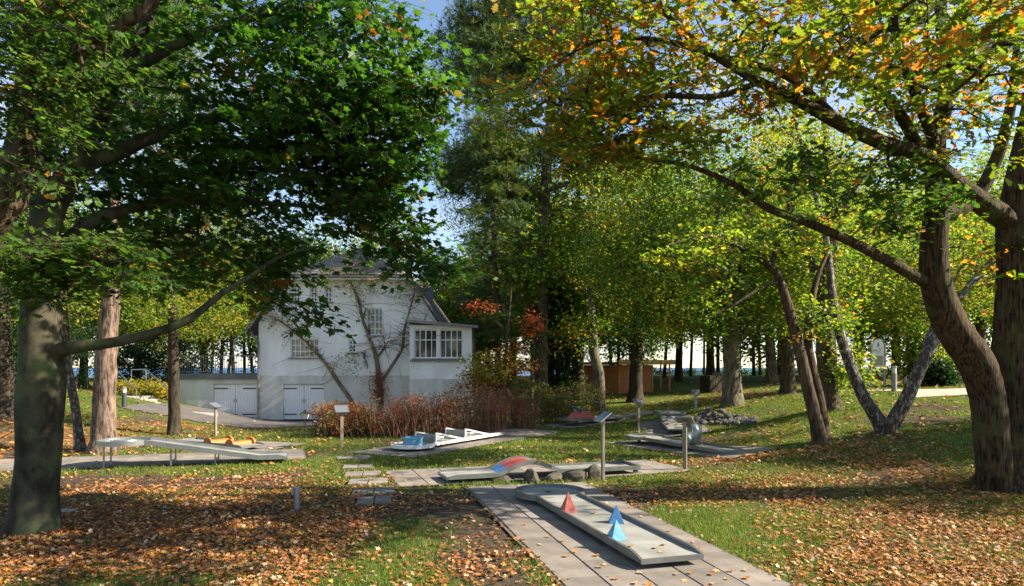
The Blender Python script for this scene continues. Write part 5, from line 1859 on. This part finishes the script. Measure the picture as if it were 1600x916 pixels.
# --- twiggy small tree in front of the house with a red creeper round its foot
b, Y = gbase(596, 655)
rg = np.random.default_rng(55)
limbs = [([b, W(593, 600, Y), W(588, 560, Y), W(578, 530, Y), W(567, 500, Y), W(560, 470, Y), W(545, 440, Y), W(520, 425, Y)], [0.19, 0.16, 0.12, 0.10, 0.085, 0.07, 0.04, 0.015]),
         (WL([(560, 655, Y), (548, 625, Y), (527, 595, Y), (505, 563, Y), (478, 535, Y), (450, 510, Y), (425, 495, Y)]), [0.13, 0.115, 0.10, 0.085, 0.06, 0.035, 0.012]),
         (WL([(592, 600, Y), (610, 575, Y - .2), (628, 545, Y - .4), (632, 515, Y - .4), (640, 485, Y - .3), (648, 450, Y - .2), (640, 420, Y)]), [0.10, 0.09, 0.085, 0.07, 0.055, 0.035, 0.012]),
         (WL([(567, 500, Y), (575, 470, Y + .2), (580, 440, Y + .4), (570, 410, Y + .4)]), [0.06, 0.05, 0.03, 0.012]),
         (WL([(628, 545, Y - .4), (650, 530, Y - .6), (668, 520, Y - .8)]), [0.05, 0.035, 0.012]),
         (WL([(588, 560, Y), (600, 545, Y + .1), (607, 532, Y + .2)]), [0.07, 0.06, 0.04])]
for k in range(420):
    LP = limbs[rg.integers(0, 6)][0]
    i0 = rg.integers(max(1, len(LP) // 2 - 1), len(LP) - 1)
    P0 = LP[i0] + (LP[i0 + 1] - LP[i0]) * rg.random()
    dv = rg.normal(size=3) * np.array([0.7, 0.6, 0.55]) + np.array([0, 0, 0.12])
    P1 = P0 + dv * 0.6 + rg.normal(size=3) * 0.08
    P2 = P0 + dv * 1.25 + np.array([0, 0, -0.12]) + rg.normal(size=3) * 0.18
    limbs.append(([P0, P1, P2], [0.016, 0.012, 0.007]))
build_tree('apple_tree', 'nearly bare twiggy tree with red creeper before the white house', b, limbs,
           [(W(560, 440, Y), (2.2, 1.6, 1.0), 90), (W(450, 500, Y), (1.4, 1.2, 1.0), 50), (W(640, 460, Y), (1.0, 1.0, 0.9), 36), (W(591, 605, Y - .15), (0.24, 0.24, 0.85), 60, 'creeper'), (W(550, 570, Y), (1.2, 1.0, 1.0), 60)],
           'ovate', 'sparse', 'bark_twig', 37, 0.095, per=22, cr=0.4, twig_r=0.010)

# --- background: sea-side pines, copied from two models
def model_pine(seed, h, label):
    rg = np.random.default_rng(seed)
    b = np.array([0, 0, 0.0])
    lean = rg.uniform(-1.8, 1.8, 2)
    P = [b, (lean[0] * .3, lean[1] * .3, h * 0.35), (lean[0] * .7, lean[1] * .7, h * 0.7), (lean[0], lean[1], h)]
    bl = [((lean[0] + rg.uniform(-1.2, 1.2), lean[1] + rg.uniform(-1.2, 1.2), h * q), (1.7, 1.7, 0.8), 9) for q in np.linspace(0.55, 1.02, 7)]
    return build_tree('seaside_pine', label, b, [(P, [0.15, 0.13, 0.10, 0.03])], bl, 'tuft', 'pine', 'bark_dark', seed, 0.45, per=22, cr=0.8, mat='needle', tilt=0.9, flat=0.45, sides=8,
                      group='slender pines on the sea side')


PINES = [(955, 66), (966, 60), (985, 68), (1038, 64), (1058, 70), (1064, 58), (1079, 66), (1100, 72), (1122, 61), (1178, 66), (1188, 70), (1255, 62), (1270, 70), (1345, 66), (1360, 58),
         (1420, 64), (1432, 70), (1452, 66), (1510, 62), (1530, 68), (890, 62), (905, 68), (345, 58), (356, 62), (366, 56), (382, 60), (396, 64), (330, 66), (760, 60), (715, 64), (690, 58), (740, 70), (60, 60), (30, 66)]
models = [model_pine(61, 13.0, 'slender seaside pine'), model_pine(62, 15.5, 'slender seaside pine'), model_pine(63, 11.0, 'slender seaside pine')]
rg = np.random.default_rng(9)


def sea_label(u):
    if u < 100:
        return 'slender dark pine far behind the shaded left trunks'
    if u < 400:
        return 'slender dark pine seen behind the terrace railing'
    if u < 800:
        return 'slender dark pine rising beyond the veranda roof'
    if u < 1020:
        return 'slender dark pine trunk beyond the hut roof'
    if u < 1140:
        return 'slender dark pine trunk against the sea beyond the hut canopy'
    if u < 1300:
        return 'slender dark pine trunk against the sea behind the big oak'
    if u < 1500:
        return 'slender dark pine trunk behind the white information board'
    return 'slender dark pine trunk beyond the yellow bush'


for i, (u, Y) in enumerate(PINES):
    X = (u - 800) / F * Y
    loc = (X, Y, g1(X, Y))
    sc = rg.uniform(0.85, 1.2)
    if i < 3:
        o = models[i]
        o.location = loc
        o.scale = (sc,) * 3
        o['label'] = sea_label(u)
    else:
        copy_thing(models[i % 3], loc, rg.uniform(0, 6.28), sea_label(u), sc)


# --- background broadleaf trees, copied from three models
def model_tree(seed, pal, h, w):
    rg = np.random.default_rng(seed)
    P = [(0, 0, 0), (0.1, 0, h * 0.25), (0.2, 0.1, h * 0.5), (0, 0, h * 0.8)]
    bl = [(np.array([rg.uniform(-.5, .5) * w, rg.uniform(-.5, .5) * w, h * rg.uniform(0.17, 0.85)]), (w * 0.55, w * 0.55, h * 0.16), 40) for _ in range(9)]
    bl.append(((0, 0, h * 0.60), (w * 0.8, w * 0.8, h * 0.36), 160))
    return build_tree('background_tree', 'x', (0, 0, 0), [(P, [0.32, 0.27, 0.2, 0.06])], bl, 'simple', pal, 'bark_brown', seed, 0.25, per=50, cr=0.95, tilt=0.8, sides=9, group='trees around the park edge')


bgm = [model_tree(71, 'mid_yellow', 12, 4.5), model_tree(72, 'mid_green', 14, 5.0), model_tree(73, 'dark_green', 11, 4.5)]
BG = [(60, 46, 0, 1.0, 'yellow-green tree glimpsed far behind the smooth maple trunk'), (215, 52, 0, 1.0, 'yellow-green tree standing behind the evergreen bank left of the terrace'), (320, 56, 0, 1.05, 'yellow-green tree directly behind the terrace railing'),
      (-60, 38, 2, 1.1, 'dark tree behind the left trunks beyond the stairs'), (410, 60, 1, 0.9, 'green tree peeking over the left roof slope'), (680, 58, 1, 0.75, 'green tree standing behind the veranda'),
      (930, 56, 1, 0.95, 'green tree rising behind the hut roof'), (1060, 56, 1, 1.0, 'green tree behind the crown of the stout oak'), (1150, 50, 0, 1.15, 'yellow-green tree high behind the stout oak'), (1300, 46, 1, 1.1, 'green tree behind the ivy-wrapped trunk'),
      (1400, 52, 0, 1.1, 'yellow-green tree behind the information board'), (1530, 46, 1, 1.1, 'green tree behind the twin-trunked oak'), (860, 52, 1, 1.05, 'green tree behind the tall straight pine'),
      (905, 43, 1, 1.25, 'tall green tree between the straight pine and the hut'), (745, 56, 0, 0.95, 'yellow-green tree behind the drooping spruce'),
      (130, 44, 1, 0.85, 'green tree filling the gap between birch and pine trunks'), (-20, 54, 1, 1.2, 'tall green tree high behind the leftmost trunks'), (270, 64, 1, 1.2, 'tall green tree far behind the slim dark trunk'),
      (480, 62, 2, 1.25, 'dark tree rising behind the house roof'), (560, 66, 1, 1.1, 'green tree far behind the chimney'), (990, 62, 0, 1.2, 'yellow-green tree beyond the ivy-clad trunk'),
      (1110, 66, 1, 1.3, 'tall green tree at the sea edge behind the stout oak'), (1220, 60, 1, 1.25, 'green tree at the sea edge behind the leaning maple'), (1340, 62, 1, 1.25, 'green tree at the sea edge between birch stems'),
      (1470, 60, 1, 1.25, 'green tree far behind the yellow bush'), (1590, 56, 0, 1.25, 'yellow-green tree far behind the right oak trunk'), (800, 60, 1, 1.2, 'green tree far behind spruce and pine')]
for i, (u, Y, k, sc, lb) in enumerate(BG):
    X = (u - 800) / F * Y
    loc = (X, Y, g1(X, Y))
    first = not any(b_[2] == k for b_ in BG[:i])
    if first:
        o = bgm[k]
        o.location = loc
        o.scale = (sc,) * 3
        o['label'] = lb
    else:
        copy_thing(bgm[k], loc, i * 1.7, lb, sc)
# unseen trees off to the right, added so their crowns shade the slope
for (x, y, k, sc, lb) in ((20.0, 17.0, 0, 0.66, 'unseen yellow-green tree right of the twin-trunked oak, added for its shade'), (23.5, 12.5, 1, 0.7, 'unseen green tree further right of the twin-trunked oak, added for its shade')):
    copy_thing(bgm[k], (x, y, g1(x, y)), x, lb, sc)

# --- shrubs
def shrub(name, label, c, r, k, pal, seed, leaf='simple', size=0.09, per=60, stems=60, cat='shrub', cr=0.3, mat='leaf'):
    rg = np.random.default_rng(seed)
    c = np.asarray(c, float)
    b = np.array([c[0], c[1], g1(c[0], c[1])])
    limbs = []
    for _ in range(stems):
        x, y = rg.uniform(-0.95, 0.95) * r[0], rg.uniform(-0.9, 0.9) * r[1]
        p0 = np.array([c[0] + x, c[1] + y, g1(c[0] + x, c[1] + y) - 0.05])
        hh = r[2] * rg.uniform(0.9, 1.9)
        p1 = p0 + np.array([rg.normal() * 0.12, rg.normal() * 0.12, hh * 0.55])
        p2 = p1 + np.array([rg.normal() * 0.2, rg.normal() * 0.2, hh * 0.45])
        limbs.append(([p0, p1, p2], [0.012, 0.009, 0.004]))
    root = build_tree(name, label, b, limbs, [((c[0], c[1], b[2] + r[2] * 0.95), r, k)], leaf, pal, 'twig_red' if 'red' in pal else 'bark_brown', seed, size, per=per, cr=cr, flare=0, lump=0, tilt=0.9, shell=0.3, cat=cat, crown_name='foliage', mat=mat)
    return root


mat_plain('twig_red', (0.24, 0.125, 0.08), 0.9, var=0.3)
for i, (u, v, w, h, pl, lb) in enumerate(((530, 686, 1.1, 0.62, 'fire', 'low red-orange shrub at the driveway end of the border'), (600, 686, 1.5, 0.62, 'shrub_red', 'brown twiggy shrub behind the blue drum lane'), (665, 684, 1.5, 0.72, 'shrub_red', 'red-brown shrub behind the white wedge barriers'),
                                          (730, 678, 1.5, 0.80, 'shrub_red', 'tall red-brown shrub below the veranda'), (790, 672, 1.4, 0.80, 'shrub_red', 'brown shrub behind the edge-on sign post'), (850, 664, 1.5, 0.70, 'sparse', 'olive shrub at the foot of the tall pine'), (900, 652, 1.7, 0.75, 'sparse', 'olive shrub by the red hump lane'))):
    X, Y = ground_hit(u, v)
    shrub('border_shrub', lb, (X, Y + 0.9), (w * 1.1, 1.0, h * 1.15), 90, pl, 80 + i, size=0.085, per=50, stems=130)
for i, (u, v, Y, r, pl, lb) in enumerate(((1505, 596, 33, (2.2, 1.2, 0.8), 'bush_yellow', 'yellow-green bush beyond the sandy path'), (1466, 600, 31, (0.7, 0.6, 0.6), 'yew', 'small round dark bush left of the yellow bush'), (1440, 598, 32, (0.8, 0.8, 1.5), 'mid_green', 'tall light green bush behind the birch'),
                                          (240, 640, 42, (3.6, 1.6, 1.9), 'yew', 'dark evergreen bank behind the stair handrails'), (60, 640, 38, (4.2, 1.5, 2.0), 'yew', 'dark evergreen bank behind the smooth trunk'), (-60, 640, 30, (2.5, 1.2, 1.6), 'yew', 'dark evergreen thicket behind the leftmost shaded trunk'), (215, 640, 34.5, (1.6, 0.8, 0.35), 'bush_yellow', 'yellow ground shrub in front of the evergreen bank'))):
    X = (u - 800) / F * Y
    shrub('park_bush', lb, (X, Y), r, 90 if r[0] < 3 else 190, pl, 90 + i, size=0.14, per=70, stems=20, cr=0.4)
for i, u in enumerate(range(960, 1500, 60)):
    Y = 74.5
    X = (u - 800) / F * Y
    shrub('dune_shrub', 'low green shrub on the edge above the sea', (X, Y), (2.4, 0.8, 0.22), 36, 'dark_green', 120 + i, size=0.2, per=40, stems=8, cr=0.5)['group'] = 'shrubs along the dune edge'

# ------------------------------------------------------------------ fallen leaves and grass
LIT = np.array([(0.42, 0.19, 0.05), (0.36, 0.125, 0.032), (0.24, 0.09, 0.03), (0.46, 0.28, 0.14), (0.54, 0.39, 0.26), (0.16, 0.07, 0.03), (0.44, 0.26, 0.04)])
rg = np.random.default_rng(21)


def scatter(n, y0, y1, dens, power=1.0):
    """points inside the sight wedge, thinned by dens"""
    y = y0 + (y1 - y0) * rg.random(n) ** power
    x = (rg.random(n) * 2 - 1) * (0.80 * y + 1.0)
    k = rg.random(n) < dens(x, y)
    return x[k], y[k]


def litter_obj(name, label, n, y0, y1, kind, size, dens):
    x, y = scatter(n, y0, y1, dens)
    k = (rg.random(len(x)) < 0.06) | ~in_paving(x, y, -0.03)
    k &= ~((in_drive(x, y) | in_sand(x, y)) & (rg.random(len(x)) > 0.12))
    k &= ~in_lane(x, y) & ~(in_steps(x, y) & (rg.random(len(x)) > 0.15))
    k &= ~((x > -18.7) & (x < -2) & (y > 36.4) & (y < 48))
    x, y = x[k], y[k]
    m_ = len(x)
    z = G(x, y) + np.where(in_paving(x, y), 0.032, 0.02 + 0.03 * rg.random(m_))
    nrm = np.array([0, 0, 1.0]) + rg.normal(size=(m_, 3)) * 0.3
    nrm[:, 2] *= np.where(rg.random(m_) < 0.4, -1, 1)
    d = rg.normal(size=(m_, 3))
    c = LIT[rg.choice(len(LIT), m_, p=np.array([4, 4, 3, 2.5, 1.6, 2.5, 1]) / 18.6)] * rg.uniform(0.7, 1.25, (m_, 1))
    o = leaves_mesh(name, np.stack([x, y, z], -1), nrm, d, size * rg.uniform(0.7, 1.3, m_), c, kind, 'litter', None)
    tag(o, label, 'leaves', kind='stuff')
    return m_


def in_lane(x, y):
    m_ = np.zeros(len(x), bool)
    for o in COL.objects:
        if o.name.startswith('golf_lane'):
            a = o.rotation_euler.z
            lx_ = (x - o.location.x) * math.cos(a) + (y - o.location.y) * math.sin(a)
            ly_ = -(x - o.location.x) * math.sin(a) + (y - o.location.y) * math.cos(a)
            m_ |= (lx_ > -0.1) & (lx_ < 6.0) & (np.abs(ly_) < 0.7)
    return m_


_p = TPL['maple'][0].copy()
_p[:, 2] = np.array([0.0, .10, .02, .06, .16, -.02, .05, .14, .02, .12, -.03, .08, .03])
_p[:, 1] *= 0.85
TPL['maple_ground'] = (_p, TPL['maple'][1])
n1_ = litter_obj('leaf_litter', 'brown and orange maple leaves strewn thickly over the near lawn', 180000, 5.5, 19, 'maple_ground', 0.077, lambda x, y: 0.8 * litter_density(x, y) ** 1.9)
n2_ = litter_obj('leaf_litter', 'thinner scatter of orange leaves over the far lawn', 60000, 18, 62, 'simple', 0.16, lambda x, y: np.clip(litter_density(x, y) * 0.9 + 0.05, 0, 1))


def blades(name, label, n, y0, y1, h, w):
    x, y = scatter(n, y0, y1, lambda x, y: np.clip(grass_density(x, y) * 1.5 - 0.35, 0, 1))
    k = ~in_paving(x, y, 0.0) & ~in_steps(x, y) & ~in_drive(x, y) & ~in_sand(x, y)
    x, y = x[k], y[k]
    m_ = len(x)
    z = G(x, y) - 0.01
    a = rg.uniform(0, 2 * PI, m_)
    ww = w * rg.uniform(0.7, 1.3, m_)
    hh = h * rg.uniform(0.5, 1.3, m_)
    s = np.stack([np.cos(a) * ww, np.sin(a) * ww, 0 * a], -1)
    p = np.stack([x, y, z], -1)
    tip = p + np.stack([rg.normal(size=m_) * hh * 0.45, rg.normal(size=m_) * hh * 0.45, hh], -1)
    V = np.stack([p - s, p + s, tip], 1).reshape(-1, 3)
    T = np.arange(m_ * 3).reshape(-1, 3)
    c = np.array([(0.085, 0.16, 0.02), (0.15, 0.22, 0.035), (0.26, 0.27, 0.07), (0.07, 0.13, 0.016)])[rg.integers(0, 4, m_)] * rg.uniform(0.75, 1.25, (m_, 1))
    o = np_mesh(name, V, T, 'grass_blade', colors=np.repeat(c, 3, 0))
    tag(o, label, 'grass', kind='stuff')


blades('grass', 'short green grass of the near lawn', 260000, 5.5, 14, 0.075, 0.006)
blades('grass', 'short green grass around the middle lanes', 260000, 14, 32, 0.085, 0.012)

# single leaves lying on the front slabs and lane
sl = leaves_mesh('fallen_leaf', np.zeros((1, 3)), np.array([[0.05, 0, 1.0]]), np.array([[1.0, 0, 0]]), np.array([0.13]), np.array([[0.42, 0.19, 0.045]]), 'maple_ground', 'litter', None)
sl2 = leaves_mesh('fallen_leaf', np.zeros((1, 3)), np.array([[0.05, 0.1, 1.0]]), np.array([[1.0, 0, 0]]), np.array([0.12]), np.array([[0.50, 0.34, 0.18]]), 'maple_ground', 'litter', None)
t1_root = [o for o in COL.objects if o.name == 'golf_lane'][0]
spots = []
for (u, v) in ((825, 820), (840, 850), (872, 846), (944, 880), (905, 862), (1006, 896), (1078, 893), (1126, 892), (1150, 892), (1056, 898), (1108, 898), (1160, 890), (1035, 852), (1020, 857), (990, 852), (1032, 860), (925, 802), (1000, 806), (1042, 829), (1085, 848), (1095, 857), (930, 886), (860, 838), (1110, 912), (1017, 909), (1053, 866), (982, 842), (935, 866), (1140, 905), (1170, 900), (1075, 905), (955, 905), (990, 913), (880, 870), (815, 806)):
    Y = (CAMZ - 0.04) * F / (v - 574)
    X = (u - 800) / F * Y
    lx_, ly_ = to_lane(t1_root, X, Y)
    on_lane = -0.02 < lx_ < 4.7 and abs(ly_) < 0.44
    if on_lane:
        Y = (CAMZ - 0.17) * F / (v - 574)
        X = (u - 800) / F * Y
        lx_, ly_ = to_lane(t1_root, X, Y)
        if abs(ly_) > 0.33 or not 0.1 < lx_ < 4.6:
            continue
    elif abs(ly_) < 0.6 and -0.1 < lx_ < 5.4:
        continue
    spots.append((X, Y, g1(X, Y) + (0.03 + 0.135 if on_lane else 0.034), on_lane))
for i, (X, Y, z, on) in enumerate(spots):
    src = sl if i % 2 == 0 else sl2
    o = src if i < 2 else src.copy()
    if i >= 2:
        COL.objects.link(o)
    o.location = (X, Y, z + 0.01)
    o.rotation_euler = (rg.uniform(-.15, .15), rg.uniform(-.15, .15), rg.uniform(0, 6.28))
    sc = rg.uniform(0.75, 1.15)
    o.scale = (sc, sc, sc)
    tag(o, 'dry brown maple leaf lying on the pyramid lane' if on else 'dry brown maple leaf lying on the front paving slabs', 'leaf', 'single leaves on the lane' if on else 'single leaves on the paving')
